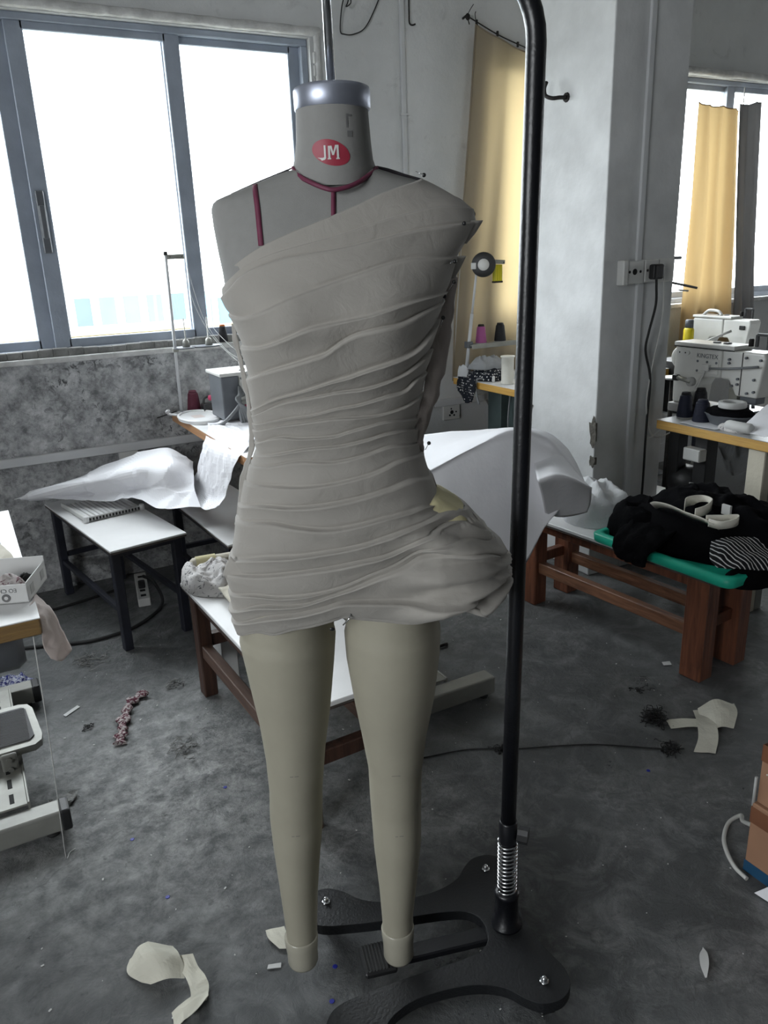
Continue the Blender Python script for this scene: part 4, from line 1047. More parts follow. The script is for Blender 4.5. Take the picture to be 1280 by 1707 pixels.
# ================================================================ benches and tables
def bench(name, label, loc, rz, L, W, Hh, leg, wl, wr, railh, top_m='white_laminate', cross=(.5,)):
    o = thing(name, label, 'bench', loc, rz); lx, ly = leg
    tp = MB().box((-W / 2, -L / 2, Hh - .014), (W / 2, L / 2, Hh), .002); t = tp.build('board_top', top_m, o)
    MB().box((-W / 2 + .002, -L / 2 + .002, Hh - .022), (W / 2 - .002, L / 2 - .002, Hh - .0145), .001).build('board_underside', 'board_edge', o)
    X = W / 2 - lx / 2 - .012; Y = L / 2 - ly / 2 - .05
    for sx in (-1, 1):
        for sy in (-1, 1):
            MB().box((sx * X - lx / 2, sy * Y - ly / 2, 0), (sx * X + lx / 2, sy * Y + ly / 2, Hh - .022), .004).build('leg', wl, o)
    for sx in (-1, 1):
        MB().bar((sx * X, -Y + ly / 2, railh), (sx * X, Y - ly / 2, railh), .035, .048, bev=.003).build('side_rail', wr, o)
        MB().bar((sx * X, -Y + ly / 2, Hh - .045), (sx * X, Y - ly / 2, Hh - .045), .028, .045, bev=.002).build('apron', wl, o)
    for sy in (-1, 1):
        MB().bar((-X + lx / 2, sy * Y, railh + .03), (X - lx / 2, sy * Y, railh + .03), .035, .045, bev=.003).build('end_rail', wl, o)
        MB().bar((-X + lx / 2, sy * Y, Hh - .045), (X - lx / 2, sy * Y, Hh - .045), .028, .045, bev=.002).build('apron', wl, o)
    return o


bench('work_bench', 'dark old wooden bench with white board top directly behind the mannequin', (.747, 2.115, 0), .045, 1.0, .34, .42, (.050, .055), 'old_wood', 'old_rail', .185)
bench('work_bench', 'red-brown wooden bench with thick legs beside the pillar, green tray on top', (2.222, 2.115, 0), .09, 1.02, .30, .412, (.072, .088), 'brown_wood', 'brown_rail', .175)


def low_table(name, label, loc, rz, W, L, Hh):
    o = thing(name, label, 'table', loc, rz)
    MB().box((0, 0, Hh - .008), (W, L, Hh), .0015).build('table_top', 'white_laminate', o)
    MB().box((.001, .001, Hh - .017), (W - .001, L - .001, Hh - .0085), .001).build('top_underside', 'board_edge', o)
    for x in (.03, W - .03):
        for y in (.05, L - .05):
            MB().box((x - .018, y - .018, 0), (x + .018, y + .018, Hh - .017), .003).build('leg', 'navy_steel', o)
        MB().bar((x, .07, .17), (x, L - .07, .17), .022, .022).build('side_rail', 'navy_steel', o)
        MB().bar((x, .07, Hh - .032), (x, L - .07, Hh - .032), .022, .028).build('top_rail', 'navy_steel', o)
    for y in (.05, L - .05):
        MB().bar((.048, y, Hh - .032), (W - .048, y, Hh - .032), .022, .028).build('top_rail', 'navy_steel', o)
    MB().bar((.048, L - .05, .20), (W - .048, L - .05, .20), .022, .022).build('end_rail', 'navy_steel', o)
    return o


low_table('low_table', 'low white table on navy steel legs with a ribbed white rack on it', (.387, 2.992, 0), .171, .318, .86, .45)
low_table('low_table', 'low white table on navy steel legs half under the overlock table', (.797, 2.80, 0), .05, .32, .82, .45)

# ribbed white rack lying on the first table
rk = thing('plastic_rack', 'flat white ribbed plastic rack lying on the low table', 'rack', (.300, 3.36, .45), .19)
MB().box((.08, .055, 0), (.325, .36, .009), .003).build('rack_base', 'box_white', rk)
for i in range(11):
    MB().box((.090 + i * .0208, .062, .0085), (.104 + i * .0208, .352, .016), .002).build('slat', 'white_laminate', rk)
MB().bar((.078, .05, .012), (.078, .365, .012), .012, .020).build('edge_bar', 'socket_plastic', rk)
MB().bar((.078, .05, .012), (.328, .05, .012), .012, .020).build('edge_bar', 'machine_shade', rk)
for i in range(16):
    MB().box((.09 + i * .0145, .0425, .006), (.097 + i * .0145, .0445, .018)).build('edge_slot', 'dark_hole', rk)
for x in (.078, .328):
    MB().lathe([(.012, .0), (.012, .024), (.008, .028)], 14, (x, .05, 0)).build('corner_knob', 'white_laminate', rk)


def t_stand(o, x0, x1, ys, Hh, xc, end_cap=True, foot_h=.085, foot_m='grey_paint_metal'):
    """pressed-steel sewing stand: T feet along x, uprights, a slotted channel between the feet"""
    for y in ys:
        MB().box((x0, y - .032, .022), (x1, y + .032, foot_h), .006).build('foot', foot_m, o)
        if end_cap:
            MB().box((x1 - .005, y - .034, .020), (x1 + .022, y + .034, foot_h + .001), .006).build('foot_cap', 'black_plastic', o)
        for x in (x0 + .06, x1 - .03):
            MB().lathe([(.016, 0), (.018, .006), (.010, .012), (.006, .024)], 14, (x, y, 0)).build('levelling_pad', 'black_rubber', o)
        MB().box((xc - .03, y - .02, foot_h), (xc + .03, y + .02, Hh), .003).build('upright', foot_m, o)
    xa = (x0 + x1) / 2 if xc is None else xc


def channel(o, x, w, y0, y1, z):
    c = MB().box((x - w / 2, y0, z - .006), (x + w / 2, y1, z), .001).box((x - w / 2 - .006, y0, z - .02), (x - w / 2, y1, z + .004), .001).box((x + w / 2, y0, z - .02), (x + w / 2 + .006, y1, z + .004), .001)
    c.build('channel', 'light_metal', o)
    k = int((y1 - y0) / .075)
    for i in range(k):
        y = y0 + .02 + i * .075
        MB().box((x - .006, y, z - .0005), (x + .006, y + .045, z + .0008)).build('slot', 'dark_hole', o)


# sewing table in the near corner (only its edge, stand and treadle in view)
lt = thing('sewing_table', 'white sewing table with ochre edge at the picture border, white carton on top', 'table', (0, 0, 0))
MB().box((-.62, 1.78, .712), (.060, 2.72, .752), .003).build('table_edge', 'ochre_edge', lt)
MB().box((-.62, 1.779, .7515), (.061, 2.721, .7545), .001).build('table_top', 'white_laminate', lt)
t_stand(lt, -.55, .030, (2.035, 2.80), .712, -.25)
channel(lt, -.085, .075, 2.07, 2.77, .098)
tr = MB(); plate = [(-.34, -.10), (.085, -.10), (.105, -.085), (.11, -.06), (.098, .075), (.085, .10), (.06, .108), (-.34, .108)]
tr.at((-.085, 2.375, .155), rx=.16); tr.prism(plate, -.012, .012); tr.M = None
tp = tr.build('treadle', 'light_metal', lt)
g = MB().at((-.085, 2.375, .155), rx=.16); g.prism([(-.33, -.075), (.075, -.075), (.088, -.06), (.078, .072), (.066, .085), (-.33, .085)], .012, .0165); g.M = None
g.build('treadle_mat', 'ribbed_rubber', tp)
for i in range(22):
    q = MB().at((-.085, 2.375, .155), rx=.16); q.box((-.33, -.070 + i * .0069, .0160), (.074, -.0672 + i * .0069, .0178)); q.M = None
    q.build('mat_rib', 'ribbed_rubber', tp)
br = MB().at((-.075, 2.262, .11), rx=.1); br.box((-.022, -.008, -.02), (.022, .004, .045), .006).lathe([(.008, -.014), (.008, -.006)], 12, (0, 0, .028), 'Y').lathe([(.008, -.014), (.008, -.006)], 12, (0, 0, -.006), 'Y'); br.M = None
br.build('treadle_bracket', 'grey_paint_metal', lt)

# sewing table behind the mannequin, hidden under the big sheet of paper
ht = thing('sewing_table', 'sewing table behind the mannequin under the big sheet, one grey steel foot showing', 'table', (0, 0, 0))
MB().box((.93, 1.99, .700), (1.44, 2.70, .738), .003).build('table_edge', 'yellow_edge', ht)
MB().box((.93, 1.989, .7375), (1.441, 2.701, .7400), .001).build('table_top', 'white_laminate', ht)
t_stand(ht, .96, 1.455, (1.985, 2.62), .70, 1.17, False)
channel(ht, 1.262, .062, 2.02, 2.59, .094)

# overlock table along the window wall
ot = thing('overlock_table', 'white table with plywood edge under the window carrying the overlock machine', 'table', (0, 0, 0))
MB().box((.884, 2.74, .758), (1.44, 3.855, .798), .003).build('table_edge', 'plywood_edge', ot)
MB().box((.883, 2.739, .7975), (1.441, 3.856, .800), .001).build('table_top', 'white_laminate', ot)
t_stand(ot, 1.18, 1.42, (2.95, 3.65), .758, 1.30, False)

# table with yellow edge behind the pillar
mt = thing('side_table', 'white table with bright orange-yellow edge between pillar and beige curtain', 'table', (0, 0, 0))
MB().box((2.487, 3.20, .780), (3.60, 3.77, .818), .003).build('table_edge', 'yellow_edge', mt)
MB().box((2.486, 3.199, .8175), (3.601, 3.771, .820), .001).build('table_top', 'white_laminate', mt)
MB().box((2.60, 3.33, 0), (2.63, 3.40, .78), .004).box((2.58, 3.44, .02), (2.66, 3.56, .78), .004).build('leg', 'teal_post', mt)
MB().box((3.40, 3.33, 0), (3.46, 3.60, .78), .004).build('leg', 'teal_post', mt)
MB().tube([(2.62, 3.40, .42), (2.60, 3.60, .70)], .006, 6).build('brace', 'grey_paint_metal', mt)
MB().lathe([(.04, 0), (.045, .03), (.045, .11), (.03, .13)], 18, (2.66, 3.36, .63)).build('motor_can', 'light_metal', mt)
MB().tube(spline([(2.60, 3.38, .78), (2.57, 3.36, .62), (2.57, 3.34, .50), (2.61, 3.30, .53), (2.65, 3.27, .66), (2.67, 3.26, .76)], 6), .004, 6).build('pedal_chain', 'cable_grey', mt)

# machine table on the far side of the bench
rt = thing('machine_table', 'sewing machine table with yellow edge beside the pillar', 'table', (0, 0, 0))
MB().box((2.728, 1.30, .708), (3.32, 2.475, .748), .003).build('table_edge', 'yellow_edge', rt)
MB().box((2.727, 1.299, .7475), (3.321, 2.476, .750), .001).build('table_top', 'machine_shade', rt)
MB().box((2.745, 1.925, .0), (2.79, 2.005, .708), .004).build('leg', 'kraft_cream', rt)
MB().box((2.795, 1.93, .0), (2.84, 2.0, .70), .003).build('leg', 'grey_paint_metal', rt)
MB().box((2.80, 2.245, .0), (2.87, 2.315, .708), .004).build('leg', 'black_plastic', rt)
MB().box((2.80, 2.40, .0), (2.86, 2.46, .708), .004).build('leg', 'black_plastic', rt)
MB().lathe([(.06, -.07), (.075, -.06), (.075, .06), (.06, .07)], 24, (2.86, 2.38, .46), 'Y').build('motor', 'black_plastic', rt)
MB().box((2.752, 2.245, .590), (2.80, 2.335, .645), .004).build('switch_box', 'socket_plastic', rt)
MB().box((2.79, 2.26, .42), (2.80, 2.33, .48), .002).build('label_plate', 'box_white', rt)

# second machine table farther back by the window
r2 = thing('machine_table', 'white machine table with yellow edge farther back by the curtained window', 'table', (0, 0, 0))
MB().box((4.14, 2.40, .700), (4.75, 3.62, .748), .003).build('table_edge', 'yellow_edge', r2)
MB().box((4.139, 2.399, .7475), (4.751, 3.621, .751), .001).build('table_top', 'white_laminate', r2)
MB().box((4.22, 3.20, .0), (4.28, 3.27, .70), .004).build('leg', 'grey_paint_metal', r2)
MB().box((4.22, 2.55, .0), (4.28, 2.62, .70), .004).build('leg', 'grey_paint_metal', r2)
MB().box((4.25, 2.86, .12), (4.62, 3.14, .62), .006).build('control_box', 'machine_shade', r2)
MB().box((4.245, 2.90, .45), (4.252, 3.0, .52), .001).build('label_plate', 'box_white', r2)
# pale worktop and stacked goods seen under the near machine table
lw = thing('low_worktop', 'white low worktop with dark goods beneath, seen under the machine table by the pillar', 'table', (0, 0, 0))
MB().box((3.55, 2.45, .545), (4.05, 3.35, .565), .002).build('table_top', 'white_laminate', lw)
for y in (2.52, 3.28):
    MB().box((3.60, y - .02, 0), (3.64, y + .02, .545), .002).build('leg', 'navy_steel', lw)
    MB().box((3.96, y - .02, 0), (4.0, y + .02, .545), .002).build('leg', 'navy_steel', lw)

# ================================================================ paper
def sheet(name, label, ctrl, m='paper_white', cat='paper', ku=9, kv=9, amp=.012, freq=9, seed=1, ridged=True, group=None, thick=.0012):
    P = crumple(patch(ctrl, ku, kv), amp, freq, seed, ridged)
    return tag(MB().grid(P, smooth=not ridged).build(name, m, solid=thick), label, cat, group)


big = thing('pattern_paper', 'big white sheet of pattern paper curling over the table behind the puffed hip', 'paper', (1.4, 2.1, .74))
off = Vector((1.4, 2.1, .74))
RC = [[(1.481, 2.660, 0.795), (1.608, 2.660, 0.797), (1.757, 2.600, 0.804), (1.886, 2.450, 0.830), (1.928, 2.300, 0.838), (1.918, 2.150, 0.798), (1.857, 1.950, 0.680)],
      [(1.311, 2.359, 0.816), (1.436, 2.359, 0.830), (1.585, 2.330, 0.851), (1.730, 2.248, 0.881), (1.804, 2.151, 0.871), (1.823, 2.046, 0.819), (1.812, 1.910, 0.708)],
      [(1.104, 1.990, 0.843), (1.226, 1.990, 0.870), (1.374, 2.000, 0.909), (1.539, 2.000, 0.943), (1.652, 1.970, 0.912), (1.707, 1.920, 0.845), (1.757, 1.860, 0.741)],
      [(1.089, 1.965, 0.828), (1.210, 1.965, 0.853), (1.354, 1.970, 0.889), (1.513, 1.965, 0.919), (1.621, 1.940, 0.888), (1.668, 1.895, 0.830), (1.716, 1.850, 0.745)],
      [(1.067, 1.930, 0.761), (1.193, 1.930, 0.746), (1.326, 1.930, 0.760), (1.484, 1.930, 0.792), (1.565, 1.910, 0.803), (1.611, 1.870, 0.789), (1.665, 1.830, 0.744)],
      [(1.051, 1.910, 0.646), (1.178, 1.910, 0.608), (1.312, 1.910, 0.603), (1.464, 1.910, 0.632), (1.541, 1.900, 0.667), (1.585, 1.880, 0.695), (1.611, 1.850, 0.682)],
      [(1.041, 1.900, 0.525), (1.169, 1.900, 0.472), (1.304, 1.900, 0.459), (1.459, 1.900, 0.475), (1.525, 1.900, 0.509), (1.568, 1.890, 0.581), (1.588, 1.880, 0.633)]]
RC = [[tuple(Vector(p) - off) for p in r] for r in RC]
MB().grid(crumple(patch(RC, 8, 8), .006, 5, 3, False)).build('sheet', 'paper_white', big, solid=.0012)
FL = [[(1.652, 1.970, 0.912), (1.683, 1.930, 0.875), (1.706, 1.895, 0.824), (1.753, 1.845, 0.739)],
      [(1.584, 1.930, 0.846), (1.629, 1.880, 0.853), (1.661, 1.830, 0.825), (1.696, 1.780, 0.771)],
      [(1.486, 1.800, 0.851), (1.535, 1.770, 0.859), (1.590, 1.750, 0.836), (1.663, 1.745, 0.786)],
      [(1.448, 1.745, 0.844), (1.493, 1.720, 0.855), (1.554, 1.710, 0.836), (1.644, 1.725, 0.794)],
      [(1.509, 1.800, 0.780), (1.577, 1.800, 0.758), (1.635, 1.790, 0.740), (1.685, 1.770, 0.730)],
      [(1.576, 1.860, 0.692), (1.641, 1.870, 0.662), (1.687, 1.850, 0.663), (1.709, 1.810, 0.682)]]
FL = [[tuple(Vector(p) - off) for p in r] for r in FL]
MB().grid(patch(FL, 7, 7)).build('curled_corner', 'paper_white', big, solid=.0012)

L1 = [[(.115, 3.800, .515), (.330, 3.780, .535), (.479, 3.750, .578), (.641, 3.700, .635), (.776, 3.600, .672), (.863, 3.500, .611)],
      [(.137, 3.770, .512), (.331, 3.665, .556), (.466, 3.565, .592), (.598, 3.440, .636), (.723, 3.340, .650), (.820, 3.330, .598)],
      [(.150, 3.770, .502), (.340, 3.700, .510), (.480, 3.600, .520), (.600, 3.470, .545), (.690, 3.300, .565), (.800, 3.230, .560)],
      [(.200, 3.720, .497), (.364, 3.630, .490), (.499, 3.520, .500), (.587, 3.360, .520), (.647, 3.180, .522), (.785, 3.100, .523)]]
sheet('pattern_paper', 'crumpled white paper heaped across the two low tables under the window', L1, amp=.042, freq=6.5, seed=4, ku=14, kv=14)
L2 = [[(.952, 3.473, .806), (1.048, 3.464, .806), (1.148, 3.419, .806)], [(.905, 3.300, .812), (.945, 3.110, .814), (1.00, 2.960, .815)], [(.868, 3.270, .745), (.862, 2.985, .775), (.876, 2.800, .790)],
      [(.858, 3.379, .620), (.850, 3.072, .656), (.858, 2.860, .700)], [(.850, 3.450, .520), (.845, 3.168, .545), (.850, 2.945, .602)], [(.815, 3.300, .505), (.79, 3.063, .525), (.815, 2.920, .575)]]
sheet('pattern_paper', 'crinkled white paper strip hanging off the overlock table beside the mannequin', L2, amp=.014, freq=14, seed=6, ku=14, kv=8)

# ================================================================ thread, machines and tools by the window
def cone(name, label, loc, r, h, m, tip=None, group=None):
    o = thing(name, label, 'thread cone', loc, 0, group)
    MB().lathe([(r * .9, 0), (r, h * .06), (r * .72, h * .84), (r * .60, h * .90)], 24).build('thread', m, o)
    MB().lathe([(r * .62, h * .88), (r * .50, h), (r * .30, h * 1.0)], 20).build('cone_tip', tip or m, o)
    MB().lathe([(r * .97, -.0005), (r * .97, .004)], 20).build('cone_foot', 'machine_shade', o)
    return o


cone('thread_cone', 'black thread cone with orange top standing on the window sill', (1.195, WY + .004, 1.1125), .024, .088, 'thread_black', 'orange_plastic')
cone('thread_cone', 'dark maroon thread cone at the back of the overlock table', (.985, 3.80, .8005), .034, .105, 'thread_maroon', 'thread_maroon')
cone('thread_cone', 'magenta thread cone on the thin metal shelf by the beige curtain', (2.632, 3.70, 1.0035), .032, .105, 'thread_magenta', 'rust_iron', 'thread cones on the metal shelf')
cone('thread_cone', 'black thread cone on the thin metal shelf by the beige curtain', (2.765, 3.70, 1.0035), .034, .105, 'thread_black', 'thread_black', 'thread cones on the metal shelf')
cone('thread_cone', 'navy thread cone at the corner of the machine table, hard against the pillar edge', (2.855, 2.43, .7505), .036, .115, 'thread_navy', 'thread_black', 'thread cones on the machine table')
cone('thread_cone', 'navy thread cone on the machine table in front of its neighbour cones', (2.83, 2.315, .7505), .040, .10, 'thread_navy', 'thread_navy', 'thread cones on the machine table')
cone('thread_cone', 'black thread cone behind two navy cones on the machine table', (2.94, 2.42, .7505), .036, .125, 'thread_black', 'thread_black', 'thread cones on the machine table')

# left thread stand
ts = thing('thread_stand', 'thin white two-spool thread stand in front of the window by the overlock machine', 'thread stand', (.918, 3.79, .80))
MB().tube([(0, 0, 0), (.012, 0, .74)], .0075, 12).lathe([(.02, 0), (.02, .012)], 14).build('pole', 'trunking_plastic', ts)
MB().lathe([(.010, .735), (.010, .748), (.006, .752)], 12, (.012, 0, 0)).build('pole_cap', 'black_plastic', ts)
MB().box((.008, -.006, .716), (.095, .006, .738), .002).build('thread_guide', 'light_metal', ts)
MB().lathe([(.0025, -.007), (.0025, .007)], 8, (.03, 0, .727), 'Y').lathe([(.0025, -.007), (.0025, .007)], 8, (.085, 0, .727), 'Y').build('guide_hole', 'dark_hole', ts)
MB().box((-.006, -.010, .296), (.020, .010, .316), .003).build('clamp', 'light_metal', ts)
for cx_, rx_ in ((.045, .05), (.155, .075)):
    pl = MB(); ring = [(cx_ + rx_ * math.cos(2 * math.pi * j / 24), -.02 + .05 * math.sin(2 * math.pi * j / 24)) for j in range(24)]
    pl.prism(ring, .312, .318); pl.build('spool_plate', 'machine_grey', ts)
    MB().lathe([(.018, .318), (.014, .345), (.010, .352), (.003, .354), (.0025, .45)], 16, (cx_ + .01, -.02, 0)).build('spool_pin', 'light_metal', ts)
MB().tube([(.014, -.012, .314), (.22, -.02, .314)], .004, 6).build('plate_bar', 'light_metal', ts)
for k, pth in enumerate(([(.095, -.004, .727), (.14, -.06, .45), (.20, -.20, .30), (.30, -.30, .235)], [(.085, -.004, .727), (.11, -.03, .52), (.16, -.12, .36), (.24, -.28, .235)], [(.165, -.02, .45), (.20, -.08, .37), (.27, -.22, .27), (.34, -.30, .235)])):
    MB().tube(spline(pth, 8), .0011, 5).build('thread', 'cable_white', ts)

# overlock machine
om = thing('overlock_machine', 'white and dark grey overlock machine on the table under the window, half behind the mannequin', 'sewing machine', (1.12, 3.44, .80))
MB().box((-.04, -.10, .0), (.26, .12, .10), .006).build('bed', 'machine_white', om)
MB().box((-.115, -.07, .02), (-.035, .12, .215), .006).build('belt_cover', 'machine_grey', om)
MB().box((-.035, -.06, .10), (.26, .12, .225), .010).build('body', 'machine_white', om)
MB().box((-.125, -.085, .216), (.27, .13, .232), .005).build('top_cover', 'machine_white', om)
MB().lathe([(.016, .232), (.016, .238), (.005, .240), (.005, .255), (.010, .258), (.010, .266)], 14, (-.005, -.03, 0)).build('tension_post', 'chrome', om)
for p in ((-.02, .20), (.03, .20), (-.02, .13), (.05, .13)):
    MB().lathe([(.005, -.064), (.005, -.058)], 8, (p[0], 0, p[1]), 'Y').build('screw', 'machine_grey', om)
MB().box((.005, -.1015, .035), (.045, -.099, .075), .001).build('warning_label', 'yellow_plastic', om)
MB().lathe([(.020, -.108), (.020, -.098)], 14, (-.02, 0, .07), 'Y').build('knob', 'pink_plastic', om)
for k in range(6):
    a = .012 * k
    MB().tube(spline([(-.04 + .004 * k, -.085, .17 - .008 * k), (-.055 - .003 * k, -.125, .12), (-.06 + .010 * k, -.13 - .003 * k, .05), (-.05 + a, -.12, .008)], 6), .007, 6).build('hose', 'cable_grey', om)
MB().tube(spline([(-.05, -.12, .10), (-.10, -.14, .06), (-.15, -.13, .02), (-.20, -.10, .012)], 6), .008, 6).build('hose', 'cable_grey', om)

pl = thing('round_plate', 'white oval plastic plate lying on the corner of the overlock table', 'plate', (.955, 3.60, .8005))
ov = [(.095 * math.cos(2 * math.pi * j / 40), .16 * math.sin(2 * math.pi * j / 40)) for j in range(40)]
MB().prism(ov, 0, .010).build('disc', 'white_laminate', pl)
MB().tube([(.093 * math.cos(2 * math.pi * j / 40), .157 * math.sin(2 * math.pi * j / 40), .012) for j in range(40)], .006, 8, closed=True).build('rim', 'white_laminate', pl)
MB().tube(spline([(-.08, .10, .012), (-.11, .13, .016), (-.125, .12, .03), (-.12, .09, .04)], 6), .006, 8).build('hook', 'white_laminate', pl)
MB().box((-.03, -.02, .0102), (.02, .05, .0108)).build('faded_print', 'pink_gauze', pl)
sb = thing('black_box', 'small black gadget with pink knob beside the maroon thread cone', 'gadget', (1.045, 3.74, .8005))
MB().box((-.035, -.03, 0), (.035, .03, .045), .008).tube(spline([(-.03, 0, .04), (-.02, 0, .07), (.01, 0, .075), (.02, 0, .045)], 6), .006, 8).build('body', 'black_plastic', sb)
MB().lathe([(.016, 0), (.019, .010), (.015, .022)], 12, (.012, -.01, .06)).build('knob', 'pink_plastic', sb)
tag(MB().tube([(.80, 3.80, .792), (.90, 3.81, .812)], .0025, 6).build('metal_rod', 'rust_iron'), 'thin dark rod poking past the corner of the overlock table', 'rod')

# ================================================================ things between the pillar and the beige curtain
t2 = thing('thread_stand', 'white slanting thread stand with a shelf, between the pillar and the mannequin shoulder', 'thread stand', (2.525, 3.70, .82))
MB().tube([(0, 0, 0), (.045, 0, .35)], .0095, 12).tube([(.045, 0, .35), (.085, 0, .645)], .0065, 12).build('pole', 'trunking_plastic', t2)
MB().lathe([(.024, 0), (.024, .012)], 14).build('foot', 'trunking_plastic', t2)
MB().bar((.072, 0, .632), (.265, 0, .618), .014, .022).build('thread_guide', 'light_metal', t2)
for x in (.10, .16, .255):
    MB().lathe([(.0035, -.009), (.0035, .009)], 8, (x, 0, .628 - (x - .08) * .07), 'Y').build('guide_hole', 'dark_hole', t2)
MB().box((.02, -.035, .176), (.34, .035, .183), .002).build('spool_shelf', 'light_metal', t2)
MB().box((.02, -.037, .160), (.34, -.034, .186), .001).build('shelf_lip', 'light_metal', t2)
MB().box((.005, -.02, .165), (.04, .02, .20), .003).build('clamp', 'machine_grey', t2)
rl = thing('tape_roll', 'black tape roll with a white hub hanging on the slanting thread stand', 'tape roll', (2.615, 3.655, 1.43), -.62)
MB().lathe([(.030, -.012), (.062, -.012), (.066, -.008), (.066, .008), (.062, .012), (.030, .012)], 36, (0, 0, 0), 'Y').build('tape', 'black_plastic', rl)
MB().lathe([(.006, -.013), (.031, -.013), (.031, .013), (.006, .013)], 28, (0, 0, 0), 'Y').build('hub', 'socket_plastic', rl)
MB().box((-.068, -.0135, -.022), (-.040, .0, .012), .002).build('label', 'box_white', rl)
yb = thing('yellow_case', 'bright yellow clear case hanging from the thread stand guide', 'case', (2.735, 3.69, 1.335))
MB().box((-.028, -.012, 0), (.028, .012, .092), .006).build('body', 'yellow_clear', yb)
for x in (-.016, 0, .016):
    MB().box((x - .002, -.0135, .008), (x + .002, -.011, .086), .0005).build('rib', 'yellow_plastic', yb)
MB().box((-.030, -.013, -.006), (.030, .013, .004), .002).build('base', 'rust_iron', yb)
sp_ = thing('thread_spool', 'tall white plastic spool of thread on the orange-edged table', 'spool', (2.57, 3.37, .8205))
MB().lathe([(.036, 0), (.038, .003), (.038, .009), (.033, .012), (.033, .138), (.038, .141), (.038, .148), (.012, .150)], 28).build('spool', 'thread_white', sp_)
tag(MB().lathe([(.008, 0), (.008, .03), (.004, .034)], 10, (2.545, 3.46, .8205)).build('bobbin_pin', 'box_white'), 'tiny white pin standing next to the tall thread spool', 'pin')
tag(MB().grid(heap(2.60, 3.60, .8205, .115, .13, .065, 2.2, freq=16), closed=True).build('cloth', 'polka_cloth'), 'black cloth with white polka dots bunched on the orange-edged table', 'cloth')
tag(MB().grid(crumple(patch([[(2.47, 3.52, .835), (2.47, 3.64, .835), (2.48, 3.73, .83)], [(2.462, 3.52, .77), (2.46, 3.62, .75), (2.465, 3.71, .765)], [(2.47, 3.56, .705), (2.462, 3.61, .695), (2.47, 3.65, .72)]], 6, 6), .012, 16, 3, False)).build('cloth', 'polka_cloth', solid=.003), 'polka dot cloth end hanging under the edge of the orange-edged table', 'cloth')
tag(MB().grid(heap(2.62, 3.62, .875, .11, .09, .07, 4.4, freq=16), closed=True).build('cloth', 'grey_cloth'), 'grey rumpled cloth lying on the polka dot cloth', 'cloth')
tag(MB().grid(heap(2.53, 3.715, .8205, .035, .04, .10, 6.4, freq=20), closed=True).build('plastic_bag', 'white_film'), 'small white plastic bag at the foot of the slanting thread stand', 'bag')
tag(MB().box((2.64, 3.47, .8205), (2.70, 3.53, .87), .004).build('small_carton', 'box_white'), 'little white carton beside the polka dot cloth', 'carton')
tag(MB().tube(spline([(2.60, 3.50, .85), (2.53, 3.52, .835), (2.482, 3.53, .83), (2.475, 3.52, .76), (2.478, 3.50, .70)], 6), .006, 6).build('cord', 'cable_grey'), 'grey cord running over the edge of the orange-edged table', 'cord')
tag(MB().grid(heap(1.60, 2.62, .7405, .22, .10, .055, 8.1, freq=14, rot=.3), closed=True).build('cloth', 'navy_print'), 'dark navy printed cloth behind the big sheet of paper', 'cloth')


# ================================================================ curtains
def curtain(name, label, tops, bots, m, folds, seed, amp=.02, zmid=None, n=90, rows=26):
    """gathered cloth hanging from the top line to the bottom line, folds across its width"""
    P = []
    for i in range(rows + 1):
        t = i / rows; row = []
        for j in range(n + 1):
            u = j / n; a = Vector(tops[0]).lerp(Vector(tops[1]), u); c = Vector(bots[0]).lerp(Vector(bots[1]), u); p = a.lerp(c, t)
            w = amp * (.35 + .65 * t) * (math.sin(u * folds * 2 * math.pi + .9 * noise.noise(Vector((u * 5, t * 2, seed)))) + .8 * noise.noise(Vector((u * folds * 1.3, t * 1.6, seed + 2))))
            sag = .012 * abs(math.sin(u * folds * .5 * math.pi)) * (1 - t) ** 6
            row.append((p.x + .3 * w, p.y - abs(w) * .2 + w, p.z - sag))
        P.append(row)
    o = thing(name, label, 'curtain', tuple(Vector(tops[0])))
    P = [[tuple(Vector(p) - Vector(tops[0])) for p in r] for r in P]
    MB().grid(P).build('cloth', m, o)
    MB().tube([tuple(Vector(p) + Vector((0, -.002, 0))) for p in P[0]], .0035, 6).build('top_hem', m, o)
    return o


c1 = curtain('curtain', 'beige curtain strung on a wire next to the pillar, lit from behind', ((2.692, 3.835, 2.622), (3.32, 3.835, 2.44)), ((2.505, 3.80, .79), (3.30, 3.80, .80)), 'curtain_beige', 3.0, 1.0, .020)
MB().tube([(-.004, -.004, 0), (-.045, -.006, -.45), (-.09, -.012, -.85), (-.165, -.03, -1.45), (-.187, -.036, -1.83)], .005, 6).build('side_hem', 'curtain_beige', c1)
for x, z in ((.0, .012), (.135, -.028), (.27, -.068)):
    MB().box((x - .006, -.008, z - .016), (x + .006, .002, z + .010), .002).build('clip', 'rust_iron', c1)
wr = thing('curtain_wire', 'dark curtain wire knotted to a nail high on the wall', 'wire', (2.643, WY - .045, 2.659))
MB().tube(spline([(0, 0, 0), (.053, -.005, -.022), (.18, -.005, -.066), (.32, -.005, -.103), (.70, -.005, -.19)], 6), .0032, 6).build('strand', 'rust_iron', wr)
MB().tube([(.003, .045, 0), (-.004, -.01, .004)], .006, 8).ball((0, -.004, -.004), .014, 8, (1, .7, 1.2)).build('nail', 'rust_iron', wr)
MB().tube(spline([(0, 0, .004), (.012, -.012, .03), (.028, -.016, .052)], 5), .002, 5).tube(spline([(0, 0, -.006), (.002, -.01, -.03), (.006, -.01, -.04)], 5), .003, 5).tube(spline([(.05, -.005, -.02), (.042, -.01, .01), (.046, -.01, .022)], 5), .002, 5).build('loose_end', 'rust_iron', wr)
